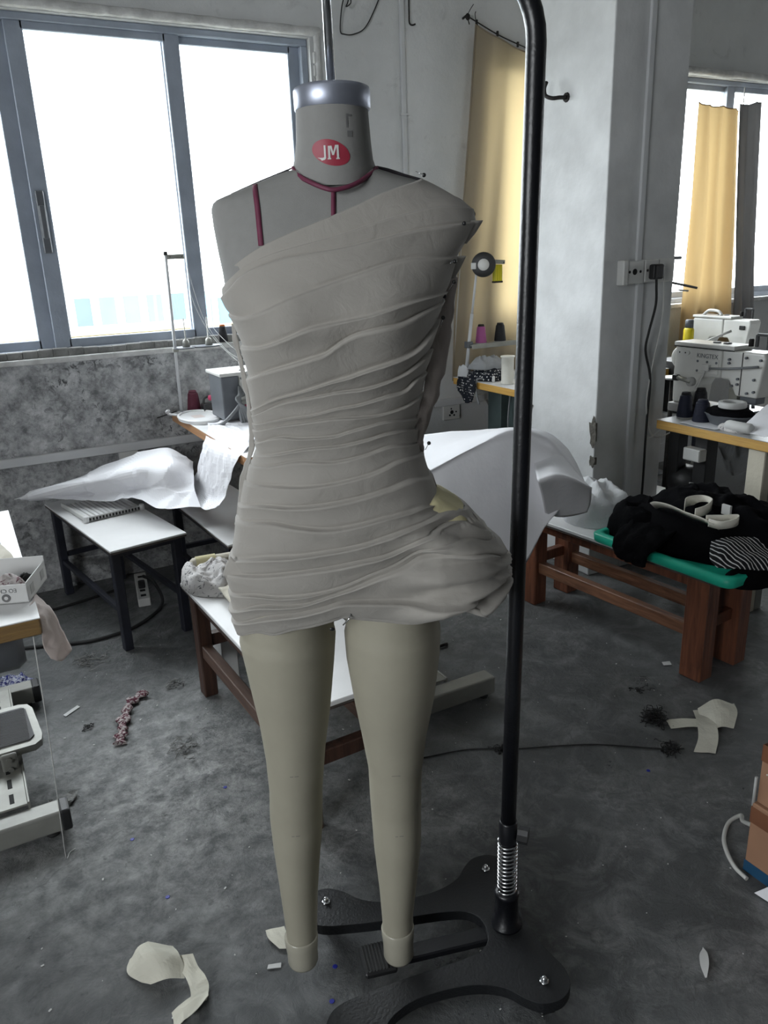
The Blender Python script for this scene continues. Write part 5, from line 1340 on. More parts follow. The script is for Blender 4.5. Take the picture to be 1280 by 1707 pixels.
c2 = curtain('curtain', 'beige-orange curtain hanging in front of the farther window', ((4.375, 3.82, 2.338), (4.76, 3.82, 2.318)), ((4.345, 3.80, .80), (4.90, 3.80, .80)), 'curtain_orange', 3.2, 4.0, .040)
c3 = curtain('curtain', 'narrow grey curtain gathered against the beige-orange curtain', ((4.70, 3.775, 2.335), (4.905, 3.775, 2.362)), ((4.83, 3.75, .80), (5.02, 3.75, .80)), 'curtain_grey', 2.6, 7.0, .026)
c4 = curtain('curtain', 'beige curtain edge showing below and beyond the narrow grey curtain', ((4.86, 3.86, 2.10), (4.895, 3.86, 2.10)), ((5.00, 3.86, .80), (5.09, 3.86, .80)), 'curtain_orange', 1.5, 9.0, .010)
hd = thing('curtain_hook', 'white plastic hook holding the farther curtain at the window mullion', 'hook', (4.765, 3.80, 2.30))
MB().tube([(.0, 0, .14), (0, 0, .03)], .004, 6).build('cord', 'cable_white', hd)
MB().lathe([(.006, .04), (.014, .02), (.018, -.01), (.016, -.02)], 12).build('clip', 'box_white', hd)


# ================================================================ industrial sewing machines
def text_mesh(name, s, size, m, parent, M, depth=.0006):
    cu = bpy.data.curves.new(name, 'FONT'); cu.body = s; cu.size = size; cu.extrude = depth; cu.align_x = 'CENTER'; cu.align_y = 'CENTER'
    tmp = bpy.data.objects.new('tmp', cu); COL.objects.link(tmp); bpy.context.view_layer.update()
    me = bpy.data.meshes.new_from_object(tmp.evaluated_get(bpy.context.evaluated_depsgraph_get())); bpy.data.objects.remove(tmp)
    me.name = name; me.materials.clear(); me.materials.append(MT[m]); o = bpy.data.objects.new(name, me); COL.objects.link(o); o.parent = parent; o.matrix_local = M
    return o


def arm_machine(name, label, loc, s, white='machine_white', detail=True, rz=0.0):
    """lockstitch head seen from its back: pillar at +y, needle end at -y"""
    o = thing(name, label, 'sewing machine', loc, rz)
    B = lambda a, c, e=.006: MB().box(tuple(v * s for v in a), tuple(v * s for v in c), e * s)
    B((-.085, -.25, 0), (.09, .25, .045), .008).build('bed', 'machine_shade', o)
    p = MB(); poly = [(.245, .045), (.25, .20), (.245, .325), (-.03, .325), (-.03, .19), (.075, .185), (.105, .14), (.115, .045)]
    p.prism([(y * s, z * s) for y, z in poly], -.062 * s, .062 * s, 'X'); bo = p.build('arm', white, o)
    bv = bo.modifiers.new('edge', 'BEVEL'); bv.width = .012 * s; bv.segments = 3; bv.limit_method = 'ANGLE'
    h = MB(); hp = [(-.03, .325), (-.255, .325), (-.262, .30), (-.235, .12), (-.12, .12), (-.075, .19), (-.03, .19)]
    h.prism([(y * s, z * s) for y, z in hp], -.058 * s, .058 * s, 'X'); ho = h.build('head', white, o)
    bv = ho.modifiers.new('edge', 'BEVEL'); bv.width = .010 * s; bv.segments = 3; bv.limit_method = 'ANGLE'
    B((-.066, -.10, .326), (.066, .252, .346), .006).build('top_cover', white, o)
    if detail:
        B((-.0600, -.145, .125), (-.0575, -.141, .322), .0003).build('seam', 'dark_hole', o)
        B((-.0665, -.10, .322), (-.0635, .25, .3255), .0003).build('seam', 'dark_hole', o)
        B((-.066, -.02, .205), (-.060, .115, .275), .002).build('cover_plate', 'machine_white', o)
        for y, z in ((.10, .262), (.045, .262), (-.008, .262), (.10, .216), (-.165, .30), (-.24, .295), (-.10, .165), (-.13, .20), (-.13, .175), (-.215, .205), (-.22, .15), (-.185, .14), (-.075, .285), (-.075, .268)):
            MB().lathe([(.006 * s, -.0685 * s), (.006 * s, -.056 * s)], 10, (0, y * s, z * s), 'X').build('screw', 'machine_grey', o)
        ob = MB(); st = [(.192 + .026 * math.cos(a) + (.014 if math.cos(a) > 0 else -.014), .296 + .013 * math.sin(a)) for a in [2 * math.pi * j / 24 for j in range(24)]]
        ob.prism([(y * s, z * s) for y, z in st], -.070 * s, -.060 * s, 'X'); ob.build('oil_gauge', 'socket_plastic', o)
        for y in (.175, .21):
            MB().lathe([(.004 * s, -.0708 * s), (.004 * s, -.069 * s)], 8, (0, y * s, .296 * s), 'X').build('gauge_screw', 'dark_hole', o)
        B((-.085, .02, .222), (-.066, .062, .252), .002).build('sensor_box', 'socket_plastic', o)
        MB().tube([(-.076 * s, .02 * s, .235 * s), (-.08 * s, -.09 * s, .245 * s), (-.075 * s, -.24 * s, .268 * s)], .0055 * s, 8).build('air_tube', 'cable_grey', o)
        MB().tube(spline([(-.078 * s, .045 * s, .222 * s), (-.085 * s, .07 * s, .15 * s), (-.11 * s, .10 * s, .06 * s), (-.17 * s, .12 * s, -.02 * s), (-.235 * s, .14 * s, -.06 * s), (-.24 * s, .20 * s, -.11 * s), (-.22 * s, .26 * s, -.10 * s)], 6), .0035 * s, 6).build('cable', 'cable_white', o)
        # knee-lift lever at the pillar
        MB().tube([(-.075 * s, .205 * s, .172 * s), (-.078 * s, .12 * s, .160 * s)], .011 * s, 10).build('lever', 'light_metal', o)
        MB().lathe([(.022 * s, -.085 * s), (.022 * s, -.06 * s)], 14, (0, .125 * s, .160 * s), 'X').build('lever_hub', 'machine_shade', o)
        B((-.085, .20, .155), (-.06, .235, .185), .006).build('lever_grip', 'black_plastic', o)
    # take-up guard, thread tension on top, needle bar and foot
    tb = MB()
    for q in (((0, -.165, .345), (0, -.165, .40)), ((0, -.165, .40), (0, -.225, .40)), ((0, -.225, .40), (0, -.225, .335))):
        tb.bar(tuple(v * s for v in q[0]), tuple(v * s for v in q[1]), .016 * s, .012 * s)
    tb.build('thread_guard', 'black_plastic', o)
    MB().lathe([(.012 * s, .345 * s), (.012 * s, .375 * s), (.008 * s, .38 * s)], 12, (0, -.135 * s, 0)).build('tension_knob', 'rust_iron', o)
    for y in (.0, .06):
        MB().lathe([(.020 * s, .345 * s), (.018 * s, .352 * s)], 14, (.01 * s, y * s, 0)).build('oil_cap', 'machine_grey', o)
    MB().tube([(0, -.18 * s, .12 * s), (0, -.18 * s, .062 * s)], .008 * s, 10).tube([(0, -.15 * s, .12 * s), (0, -.155 * s, .056 * s)], .007 * s, 8).box((-.03 * s, -.205 * s, .046 * s), (.03 * s, -.13 * s, .054 * s), .003 * s).build('presser_foot', 'chrome', o)
    B((-.03, -.215, .085), (.035, -.125, .122), .006).build('foot_housing', 'machine_grey', o)
    MB().lathe([(.030 * s, .25 * s), (.052 * s, .255 * s), (.055 * s, .268 * s), (.045 * s, .282 * s), (.02 * s, .285 * s)], 24, (0, 0, .262 * s), 'Y').build('hand_wheel', 'machine_white', o)
    return o


km = arm_machine('sewing_machine', 'off-white industrial sewing machine seen from behind on the table by the pillar', (3.0, 2.36, .75), .93)
text_mesh('brand_lettering', 'KINGTEX', .027, 'machine_grey', km, Matrix.Translation((-.0585, .046, .268)) @ Matrix(((0, 0, -1, 0), (-1, 0, 0, 0), (0, 1, 0, 0), (0, 0, 0, 1))))
wm_ = arm_machine('sewing_machine', 'bright white sewing machine farther back, in front of the beige-orange curtain', (4.42, 3.50, .751), .86, detail=False)
MB().box((-.058, -.19, .22), (-.050, -.15, .245), .002).build('badge', 'dark_hole', wm_)
MB().tube(spline([(-.04, .0, .30), (-.04, .03, .325), (-.04, .10, .328), (-.04, .14, .30)], 6), .010, 8).build('carry_handle', 'machine_white', wm_)
MB().tube([(-.30, .02, .11), (-.10, -.13, .215)], .008, 8).build('air_tube', 'cable_white', wm_)
th_ = thing('sewing_machine', 'dark sewing machine with silver wheel at the picture border behind the off-white machine', 'sewing machine', (4.46, 2.72, .751))
MB().box((-.09, -.25, 0), (.09, .20, .05), .01).build('bed', 'machine_grey', th_)
MB().lathe([(.02, -.10), (.10, -.09), (.115, -.05), (.115, .05), (.10, .09), (.02, .10)], 28, (0, .10, .16), 'X').build('arm', 'black_plastic', th_)
MB().lathe([(.005, -.16), (.035, -.15), (.042, -.12), (.03, -.10)], 20, (0, .05, .11), 'X').build('hand_wheel', 'chrome', th_)
bt = thing('oil_bottle', 'small yellow bottle with dark cap standing behind the off-white machine', 'bottle', (4.215, 3.61, .7515))
MB().lathe([(.030, 0), (.033, .004), (.033, .215), (.026, .228)], 20).build('body', 'yellow_plastic', bt)
MB().lathe([(.026, .228), (.026, .275), (.020, .280)], 16).build('cap', 'machine_grey', bt)
tag(MB().box((3.60, 3.12, .5655), (3.80, 3.33, .86), .006).build('storage_box', 'black_plastic'), 'black box on the low worktop just past the pillar edge', 'box')
arm_ = thing('thread_stand', 'thread stand behind the pillar, only its dark arms poking past the pillar edge', 'thread stand', (4.08, 3.73, 0))
MB().lathe([(.09, 0), (.09, .012), (.02, .02)], 20).tube([(0, 0, .01), (0, 0, 1.44)], .011, 12).build('pole', 'machine_grey', arm_)
MB().tube([(0, 0, 1.30), (.03, -.01, 1.27), (.28, -.03, 1.22)], .008, 8).build('arm', 'black_plastic', arm_)
MB().ball((.04, -.01, 1.262), .022, 8).tube([(.0, 0, 1.27), (-.01, -.01, 1.20)], .007, 6).build('joint', 'black_plastic', arm_)
MB().tube([(.11, -.03, 1.215), (.20, -.03, 1.205)], .006, 6).build('guide', 'machine_shade', arm_)
MB().box((-.06, -.05, 1.405), (.10, .012, 1.425), .004).build('bracket', 'machine_grey', arm_)

# things on the near machine table
tray = thing('bowl_tray', 'dark oval tray of sewing odds on the machine table edge', 'tray', (2.865, 2.20, .7505))
ro = lambda k, z: [(.105 * k * math.cos(2 * math.pi * j / 32) * .75, .115 * k * math.sin(2 * math.pi * j / 32), z) for j in range(32)]
MB().grid([ro(.72, 0), ro(.80, .012), ro(.98, .045), ro(1.04, .050), ro(1.0, .053), ro(.78, .018), ro(.3, .014), ro(.001, .014)], closed=True).build('tray', 'machine_grey', tray)
tag(MB().grid(heap(2.865, 2.20, .800, .085, .105, .030, 5.5, freq=18), closed=True).build('cloth', 'black_cloth'), 'black cloth bunched in the oval tray on the machine table', 'cloth')
rg = thing('masking_tape', 'white roll of tape lying on the black cloth in the oval tray', 'tape roll', (2.855, 2.185, .832))
MB().lathe([(.038, 0), (.054, 0), (.056, .002), (.056, .022), (.054, .024), (.038, .024), (.038, 0)], 36, cap=False).build('tape', 'box_white', rg)
tag(MB().box((2.99, 2.255, .787), (3.04, 2.315, .806), .004).build('magnet_block', 'black_plastic'), 'small dark block on the bed of the off-white machine', 'block')
sheet('paper_scrap', 'white paper lying under the oval tray on the machine table', [[(2.745, 2.36, .753), (2.86, 2.36, .754)], [(2.735, 2.26, .753), (2.85, 2.24, .755)], [(2.74, 2.17, .753), (2.84, 2.15, .754)]], amp=.002, ku=5, kv=5, seed=12)
sheet('paper_scrap', 'rolled white paper at the border of the machine table, right of the tray', [[(2.80, 2.09, .76), (2.90, 2.06, .85), (2.98, 2.03, .88)], [(2.77, 2.03, .755), (2.84, 2.00, .80), (2.92, 1.97, .86)], [(2.76, 1.95, .754), (2.80, 1.92, .775), (2.86, 1.88, .80)]], amp=.014, ku=7, kv=7, seed=13)
tag(MB().lathe([(.016, 0), (.022, .01), (.022, .11), (.018, .12)], 16, (0, 0, 0), 'Y').build('paper_tube', 'box_white', loc=(2.775, 2.02, .775)), 'small white tube end lying at the machine table edge', 'tube')
tag(MB().grid(heap(2.79, 2.12, .7505, .035, .07, .03, 9.5, freq=22), closed=True).build('cloth', 'figured_cloth'), 'grey figured rag at the machine table edge', 'cloth')
dsc = thing('round_stand', 'small grey disc on a stem behind the navy thread cones', 'stand', (3.18, 2.80, .0))
MB().lathe([(.055, .850), (.058, .854), (.055, .859)], 24).build('disc', 'machine_shade', dsc)
MB().tube([(0, 0, .0), (0, 0, .850)], .012, 10).lathe([(.10, 0), (.10, .015)], 20).build('stem', 'rust_iron', dsc)
# goods on the floor beneath
gb = thing('storage_box', 'dark maroon printed box on the floor under the machine table', 'box', (2.98, 2.62, 0), .1)
MB().box((-.10, -.12, 0), (.12, .14, .30), .006).build('body', 'thread_maroon', gb)
MB().box((-.104, -.10, .10), (-.10, -.01, .22), .001).build('printed_label', 'pink_figured', gb)
MB().box((-.104, .02, .10), (-.10, .12, .22), .001).build('printed_label', 'pink_figured', gb)
MB().box((-.106, -.125, .30), (.125, .145, .306), .001).build('lid_edge', 'box_white', gb)
tag(MB().grid(heap(3.80, 2.90, .0, .12, .28, .48, 3.9, freq=6, power=.3), closed=True).build('cloth', 'grey_cloth'), 'dark pile of goods under the low worktop behind the pillar', 'pile')

# ================================================================ on the red-brown bench
gt = thing('green_tray', 'bright green plastic tray lid lying across the red-brown bench', 'tray', (2.315, 1.845, .4125), .063)
W_, L_ = .26, .305
def rr(w, l, r, z, k=6):
    out = []
    for cx_, cy_, a0 in ((w - r, l - r, 0), (-w + r, l - r, HP), (-w + r, -l + r, math.pi), (w - r, -l + r, 3 * HP)):
        for i in range(k):
            a = a0 + HP * i / (k - 1); out.append((cx_ + r * math.cos(a), cy_ + r * math.sin(a), z))
    return out
MB().grid([rr(W_ - .02, L_ - .02, .03, .000), rr(W_ - .004, L_ - .004, .035, .006), rr(W_, L_, .036, .010), rr(W_ + .002, L_ + .002, .036, .036), rr(W_ - .006, L_ - .006, .034, .042), rr(W_ - .024, L_ - .024, .028, .042), rr(W_ - .030, L_ - .030, .026, .036), rr(W_ - .034, L_ - .034, .026, .016), rr(W_ - .05, L_ - .05, .02, .014)], closed=True).build('rim', 'green_plastic', gt)
MB().prism([(p[0], p[1]) for p in rr(W_ - .045, L_ - .045, .022, 0)], .004, .016).build('floor_panel', 'green_plastic', gt)
for x, y0, y1 in ((-.14, .02, .25), (-.14, -.25, -.02)):
    MB().box((x - .06, y0, .0155), (x + .02, y1, .021), .004).build('raised_panel', 'green_plastic', gt)
bg_ = tag(MB().grid(heap(2.36, 1.83, .430, .24, .35, .215, 7.3, 54, 26, .75, .5, 8), closed=True).build('garment', 'black_cloth'), 'big heap of black garments piled on the green tray', 'garment')
tag(MB().grid(heap(2.23, 2.03, .432, .135, .16, .150, 1.3, 40, 20, .7, .4, 10), closed=True).build('garment', 'black_cloth'), 'rounded black garment bundle at the pillar end of the green tray', 'garment')
SL = [[(2.21, 2.04, .515), (2.20, 1.95, .525), (2.20, 1.83, .53)], [(2.10, 2.02, .50), (2.09, 1.94, .505), (2.09, 1.81, .50)], [(2.035, 2.00, .465), (2.03, 1.93, .47), (2.03, 1.82, .465)], [(2.025, 1.985, .43), (2.02, 1.90, .43), (2.025, 1.83, .43)], [(2.03, 1.93, .405), (2.025, 1.88, .40), (2.03, 1.84, .41)]]
tag(MB().grid(crumple(patch(SL, 9, 8), .014, 20, 4, False)).build('garment', 'black_cloth', solid=.004), 'black lace-edged sleeve hanging over the side of the green tray', 'garment')
ST = [[(2.16, 1.68, .525), (2.24, 1.62, .545), (2.36, 1.56, .54), (2.46, 1.54, .52)], [(2.11, 1.64, .487), (2.17, 1.575, .510), (2.27, 1.52, .505), (2.40, 1.48, .49)], [(2.10, 1.60, .468), (2.13, 1.545, .476), (2.21, 1.49, .470), (2.34, 1.44, .45)]]
tag(MB().grid(crumple(patch(ST, 10, 8), .010, 16, 5, False)).build('cloth', 'stripe_cloth', solid=.003), 'black and white striped cloth at the near end of the green tray', 'cloth')
tag(MB().grid(heap(2.215, 1.545, .405, .10, .055, .075, 2.9, freq=16, rot=-.3), closed=True).build('garment', 'black_cloth'), 'black cloth hanging off the near corner of the green tray below the striped cloth', 'garment')
es = thing('elastic_strap', 'cream elastic strap curled on top of the black garments', 'strap', (2.2, 1.8, .56))
def band(name, pts, w, m, parent, up=Vector((0, 0, 1))):
    Q = spline(pts, 8); A = []; Bq = []
    for p in Q:
        A.append(p + up * w / 2); Bq.append(p - up * w / 2)
    return MB().grid([A, Bq]).build(name, m, parent, solid=.0025)
band('strap_end', [(-.03, .155, .02), (-.04, .12, .035), (-.04, .06, .04), (-.045, -.02, .035), (-.05, -.09, .035), (-.055, -.145, .03)], .044, 'elastic_cream', es, Vector((-.75, 0, .66)))
band('strap_loop', [(-.045, .0, .052), (.0, .03, .062), (.05, .01, .066), (.045, -.04, .066), (-.01, -.06, .058), (-.05, -.05, .050)], .036, 'elastic_cream', es)
band('strap_loop', [(-.055, -.10, .045), (-.02, -.14, .05), (.01, -.175, .055), (-.02, -.19, .05), (-.06, -.165, .042), (-.065, -.12, .04)], .028, 'elastic_cream', es)
MB().box((.02, -.135, .05), (.03, -.10, .085), .001).build('paper_tag', 'box_white', es)
tag(MB().grid(heap(2.245, 2.325, .4125, .135, .150, .175, 5.1, 40, 20, .7, .5, 11), closed=True).build('plastic_bag', 'white_film'), 'crumpled white plastic bag between the pillar and the black garments', 'bag')
tag(MB().tube([(2.30, 1.45, .33), (2.85, 1.75, .30)], .010, 8).build('steel_bar', 'light_metal'), 'pale steel bar beyond the near end of the red-brown bench', 'bar')

# ================================================================ on the dark bench
tag(MB().grid(heap(.650, 2.535, .4205, .105, .15, .085, 3.3, 44, 22, 1.0, .45, 16), closed=True).build('cloth', 'figured_cloth'), 'grey-white figured cloth bundle on the far corner of the dark bench', 'cloth')
rb = thing('cloth_roll', 'cream cloth roll with a yellowed paper band on the dark bench', 'cloth roll', (.74, 2.60, .470), -.15)
MB().lathe([(.018, -.14), (.026, -.13), (.028, .0), (.026, .16), (.018, .17)], 18, (0, 0, 0), 'X').build('roll', 'cream_cloth', rb)
MB().lathe([(.030, -.12), (.031, -.05)], 18, (0, 0, 0), 'X', False).build('paper_band', 'yellow_lining', rb)
FC = [[(.640, 2.47, .437), (.70, 2.49, .445), (.76, 2.48, .44)], [(.636, 2.38, .452), (.69, 2.38, .462), (.75, 2.37, .45)], [(.638, 2.28, .446), (.685, 2.27, .456), (.74, 2.27, .445)], [(.642, 2.235, .424), (.685, 2.22, .424), (.73, 2.225, .424)]]
tag(MB().grid(crumple(patch(FC, 8, 8), .010, 18, 7, False)).build('cloth', 'cream_cloth', solid=.012, off=-1), 'folded cream cloth lying lengthwise on the dark bench', 'cloth')
tag(MB().box((.66, 2.55, .0), (.72, 2.75, .26), .004).build('white_board', 'box_white'), 'white board leaning under the dark bench', 'board')

# ================================================================ at the picture border: carton, cloths
cb = thing('white_carton', 'shallow open white carton holding pink fabric balls on the near sewing table', 'carton', (.049, 1.881, .7555), -.378)
bw = MB()
MB().box((-.36, 0, 0), (0, .145, .003), .0005).build('bottom', 'box_white', cb)
MB().box((-.36, 0, 0), (0, .0025, .047), .0005).build('side_panel', 'box_white', cb)
MB().box((-.36, .1425, 0), (0, .145, .062), .0005).build('side_panel', 'box_white', cb)
MB().box((-.0025, 0, 0), (0, .145, .05), .0005).build('end_panel', 'box_white', cb)
MB().box((.0003, .02, .012), (.0008, .045, .035)).build('printed_mark', 'machine_shade', cb)
MB().box((.0003, .10, .014), (.0008, .125, .036)).build('printed_mark', 'machine_shade', cb)
text_mesh('carton_lettering', 'EO CH', .014, 'grey_ink', cb, Matrix.Translation((-.045, -.0006, .033)) @ Matrix.Rotation(HP, 4, 'X') @ Matrix.Rotation(math.pi, 4, 'Z'), .0002)
MB().lathe([(.010, -.0012), (.010, -.0004)], 24, (-.050, 0, .015), 'Y').build('printed_emblem', 'grey_ink', cb)
MB().lathe([(.0045, -.0016), (.0045, -.0011)], 16, (-.050, 0, .015), 'Y').build('printed_emblem', 'box_white', cb)
tag(MB().grid(heap(.005, 1.955, .7590, .045, .045, .045, 2.0, freq=30), closed=True).build('fabric_ball', 'pink_figured'), 'pink figured fabric ball in the white carton', 'fabric')
tag(MB().grid(heap(-.035, 1.955, .7590, .030, .045, .050, 5.0, freq=34), closed=True).build('fabric_ball', 'pink_figured'), 'frilled pink fabric twist at the border of the white carton', 'fabric')
tag(MB().grid(heap(.055, 1.985, .7590, .022, .022, .030, 7.0, freq=40), closed=True).build('yarn_tuft', 'hair_tuft'), 'dark yarn tuft in the corner of the white carton', 'yarn')
tag(MB().grid(heap(-.03, 2.20, .7550, .075, .14, .04, 8.0, freq=16), closed=True).build('cloth', 'cream_cloth'), 'cream cloth folded behind the white carton', 'cloth')
tag(MB().grid(heap(-.03, 2.36, .7550, .05, .07, .04, 9.0, freq=24), closed=True).build('cloth', 'figured_cloth'), 'small grey figured cloth near the far end of the near sewing table', 'cloth')
GZ = [[(.048, 1.865, .757), (.060, 1.90, .757), (.062, 1.96, .757)], [(.060, 1.815, .735), (.074, 1.83, .735), (.090, 1.86, .735)], [(.056, 1.80, .68), (.080, 1.81, .675), (.106, 1.84, .68)], [(.066, 1.80, .640), (.090, 1.81, .622), (.116, 1.84, .630)]]
tag(MB().grid(crumple(patch(GZ, 8, 8), .006, 22, 3, False)).build('gauze', 'pink_gauze', solid=.0015), 'pale pink gauze hanging off the corner of the near sewing table', 'cloth')
tag(MB().tube(spline([(.040, 1.785, .71), (.036, 1.772, .60), (.030, 1.79, .40), (.020, 1.83, .15), (.018, 1.88, .03), (.03, 1.93, .004), (.045, 1.94, .003)], 8), .0012, 5).build('thread', 'cable_white'), 'white thread dangling from the near sewing table to the floor', 'thread')
mo = thing('table_motor', 'dark motor with pale plate slung under the near sewing table', 'motor', (-.10, 2.02, .60))
MB().lathe([(.05, -.12), (.065, -.10), (.065, .10), (.05, .12)], 22, (0, 0, 0), 'X').build('housing', 'machine_grey', mo)
MB().box((-.10, -.03, .06), (.06, .03, .112), .004).build('mount', 'machine_grey', mo)
MB().box((-.06, -.068, -.02), (.02, -.060, .03), .002).build('plate', 'box_white', mo)
tag(MB().grid(heap(-.035, 2.93, 0, .085, .06, .07, 4.0, freq=26), closed=True).build('cloth', 'blue_figured'), 'blue and white figured rag on the floor behind the grey steel foot', 'cloth')

# ================================================================ on the floor
ps = thing('power_strip', 'white power strip lying on the floor under the low table', 'power strip', (.585, 3.60, 0), -.15)
MB().box((-.028, -.17, 0), (.028, .17, .040), .005).build('body', 'socket_plastic', ps)
for i in range(5):
    MB().box((-.012, -.14 + i * .06, .0395), (.012, -.115 + i * .06, .0405)).build('outlet', 'dark_hole', ps)
MB().box((-.016, -.05, .041), (.016, -.015, .075), .006).build('plug', 'black_plastic', ps)
tag(MB().tube(spline([(.59, 3.56, .10), (.62, 3.50, .09), (.64, 3.43, .03), (.61, 3.36, .008), (.53, 3.27, .008), (.45, 3.215, .008), (.39, 3.199, .008), (.279, 3.193, .008), (.143, 3.242, .008), (-.05, 3.30, .008), (-.3, 3.35, .008)], 8), .0075, 8).build('cable', 'cable_black'), 'thick black cable snaking over the floor under the low table', 'cable')
tag(MB().tube(spline([(-.2, 3.70, .008), (.1, 3.62, .008), (.30, 3.64, .008), (.52, 3.70, .010)], 8), .006, 6).build('cable', 'cable_black'), 'black cable along the foot of the window wall', 'cable')

ragp = spline([(.385, 2.645, .012), (.350, 2.625, .010), (.318, 2.589, .014), (.300, 2.545, .010), (.276, 2.483, .014), (.268, 2.44, .010), (.256, 2.41, .012), (.245, 2.37, .006)], 10)
rv = []
for i, p in enumerate(ragp):
    t = (ragp[min(i + 1, len(ragp) - 1)] - ragp[max(i - 1, 0)]).normalized(); sx = Vector((-t.y, t.x, 0)).normalized(); w = .016 + .006 * math.sin(i * .55)
    w = .024 if i < 4 else w; tw = i * .22; row = []
    for j in range(14):
        a = 2 * math.pi * j / 14; rr0 = w * (1 + .25 * math.sin(2 * a + tw)); row.append((*(p + sx * (rr0 * math.cos(a))).xy, max(.001, p.z + .45 * rr0 * math.sin(a))))
    rv.append(row)
rg_ = MB().grid(rv, closed=True); rg_.add(rv[0], [tuple(range(14))]); rg_.add(rv[-1], [tuple(range(14))])
tag(rg_.build('rag', 'maroon_rag'), 'twisted maroon and white rag lying on the bare floor', 'rag')


def scrap(label, ctrl, m='cream_scrap', name='fabric_scrap', cat='scrap', amp=.006, freq=26, seed=1, ku=6, kv=6, parent=None):
    P = crumple(patch(ctrl, ku, kv), amp * 1.6, freq * .7, seed, True)
    P = [[(p[0], p[1], max(p[2], .002)) for p in r] for r in P]
    o = MB().grid(P, smooth=False).build(name, m, parent, solid=.0012)
    return tag(o, label, cat) if label else o


sc = thing('fabric_scrap', 'cream crumpled interfacing scrap on the floor at the near edge of the picture', 'scrap', (.13, 1.43, 0))
of = lambda rows: [[(x - .13, y - 1.43, z) for x, y, z in r] for r in rows]
scrap(None, of([[(.098, 1.500, .002), (.135, 1.490, .040), (.190, 1.455, .030)], [(.090, 1.465, .004), (.140, 1.450, .055), (.195, 1.425, .035)], [(.102, 1.440, .002), (.150, 1.420, .045), (.200, 1.405, .020)], [(.128, 1.410, .002), (.160, 1.395, .015), (.195, 1.385, .004)]]), seed=2, parent=sc, name='main_piece')
scrap(None, of([[(.185, 1.430, .030), (.225, 1.410, .035)], [(.190, 1.405, .018), (.228, 1.385, .020)], [(.198, 1.372, .010), (.236, 1.358, .014)], [(.196, 1.335, .004), (.236, 1.335, .006)], [(.180, 1.305, .004), (.222, 1.300, .010)]]), seed=3, parent=sc, name='tail_strip')
scrap(None, of([[(.150, 1.318, .003), (.200, 1.320, .018), (.232, 1.322, .010)], [(.145, 1.280, .003), (.190, 1.285, .014), (.226, 1.30, .024)]]), seed=4, parent=sc, name='loose_flap')
s2 = thing('fabric_scrap', 'cream cross-shaped interfacing offcuts on the floor beyond the stand pole', 'scrap', (1.86, 1.44, 0))
of2 = lambda rows: [[(x - 1.86, y - 1.44, z) for x, y, z in r] for r in rows]
scrap(None, of2([[(1.845, 1.540, .006), (1.825, 1.500, .004)], [(1.885, 1.510, .014), (1.865, 1.470, .012)], [(1.925, 1.475, .018), (1.900, 1.440, .016)]]), seed=5, amp=.003, parent=s2, name='strip')
scrap(None, of2([[(1.960, 1.530, .010), (2.010, 1.490, .012)], [(1.905, 1.470, .022), (1.955, 1.435, .024)], [(1.845, 1.410, .014), (1.895, 1.375, .014)], [(1.785, 1.375, .003), (1.835, 1.335, .003)]]), seed=6, amp=.003, parent=s2, name='strip')
scrap(None, of2([[(1.965, 1.515, .020), (2.020, 1.490, .050), (2.060, 1.450, .040)], [(1.935, 1.475, .012), (1.985, 1.445, .045), (2.030, 1.415, .035)], [(1.905, 1.420, .003), (1.945, 1.405, .020), (1.985, 1.390, .008)]]), seed=7, amp=.004, parent=s2, name='folded_piece')
scrap('thin white leaf-shaped paper sliver on the bare floor near the picture edge', [[(1.225, .868, .003), (1.228, .870, .004)], [(1.200, .856, .010), (1.216, .848, .012)], [(1.180, .836, .010), (1.196, .828, .012)], [(1.170, .815, .003), (1.173, .813, .004)]], 'box_white', 'paper_scrap', amp=.001, seed=8)
scrap('narrow white paper strip on the floor near the grey steel foot', [[(.105, 2.66, .003), (.112, 2.645, .003)], [(.158, 2.700, .003), (.165, 2.685, .003)]], 'box_white', 'paper_scrap', amp=.0005, seed=9)
scrap('little white paper square on the floor before the red-brown bench', [[(2.130, 1.82, .003), (2.155, 1.805, .006)], [(2.118, 1.80, .003), (2.143, 1.785, .005)]], 'box_white', 'paper_scrap', amp=.0005, seed=10)
scrap('white paper corner beneath the dress form foot behind the base lobe', [[(.500, 1.445, .003), (.535, 1.430, .003)], [(.485, 1.415, .012), (.520, 1.400, .010)]], 'box_white', 'paper_scrap', amp=.001, seed=11)
scrap('cream cloth shred on the floor beside the dress form ankle', [[(.395, 1.415, .004), (.435, 1.395, .015)], [(.392, 1.385, .010), (.432, 1.365, .012)], [(.405, 1.350, .004), (.428, 1.335, .006)]], 'cream_scrap', 'fabric_scrap', amp=.004, seed=12)
scrap('small white paper fleck on the floor below the dress form ankles', [[(.368, 1.325, .003), (.395, 1.315, .003)], [(.362, 1.316, .003), (.390, 1.304, .003)]], 'box_white', 'paper_scrap', amp=.0006, seed=13)


def tuft(label, x, y, r, h, n, m, seed, cat='tuft', name='yarn_tuft', thick=.0012):
    rn = random.Random(seed); t = MB()
    for i in range(n):
        a = rn.uniform(0, 6.28); d = r * math.sqrt(rn.random()); p = Vector((x + d * math.cos(a), y + d * math.sin(a), rn.uniform(.002, h)))
        pts = [p]
        for k in range(4):
            p = p + Vector((rn.uniform(-1, 1), rn.uniform(-1, 1), rn.uniform(-.5, .5))) * r * .45; p.z = max(.002, min(h, p.z)); pts.append(p)
        t.tube(spline(pts, 3), thick, 4)
    o = t.build(name, m); return tag(o, label, cat)


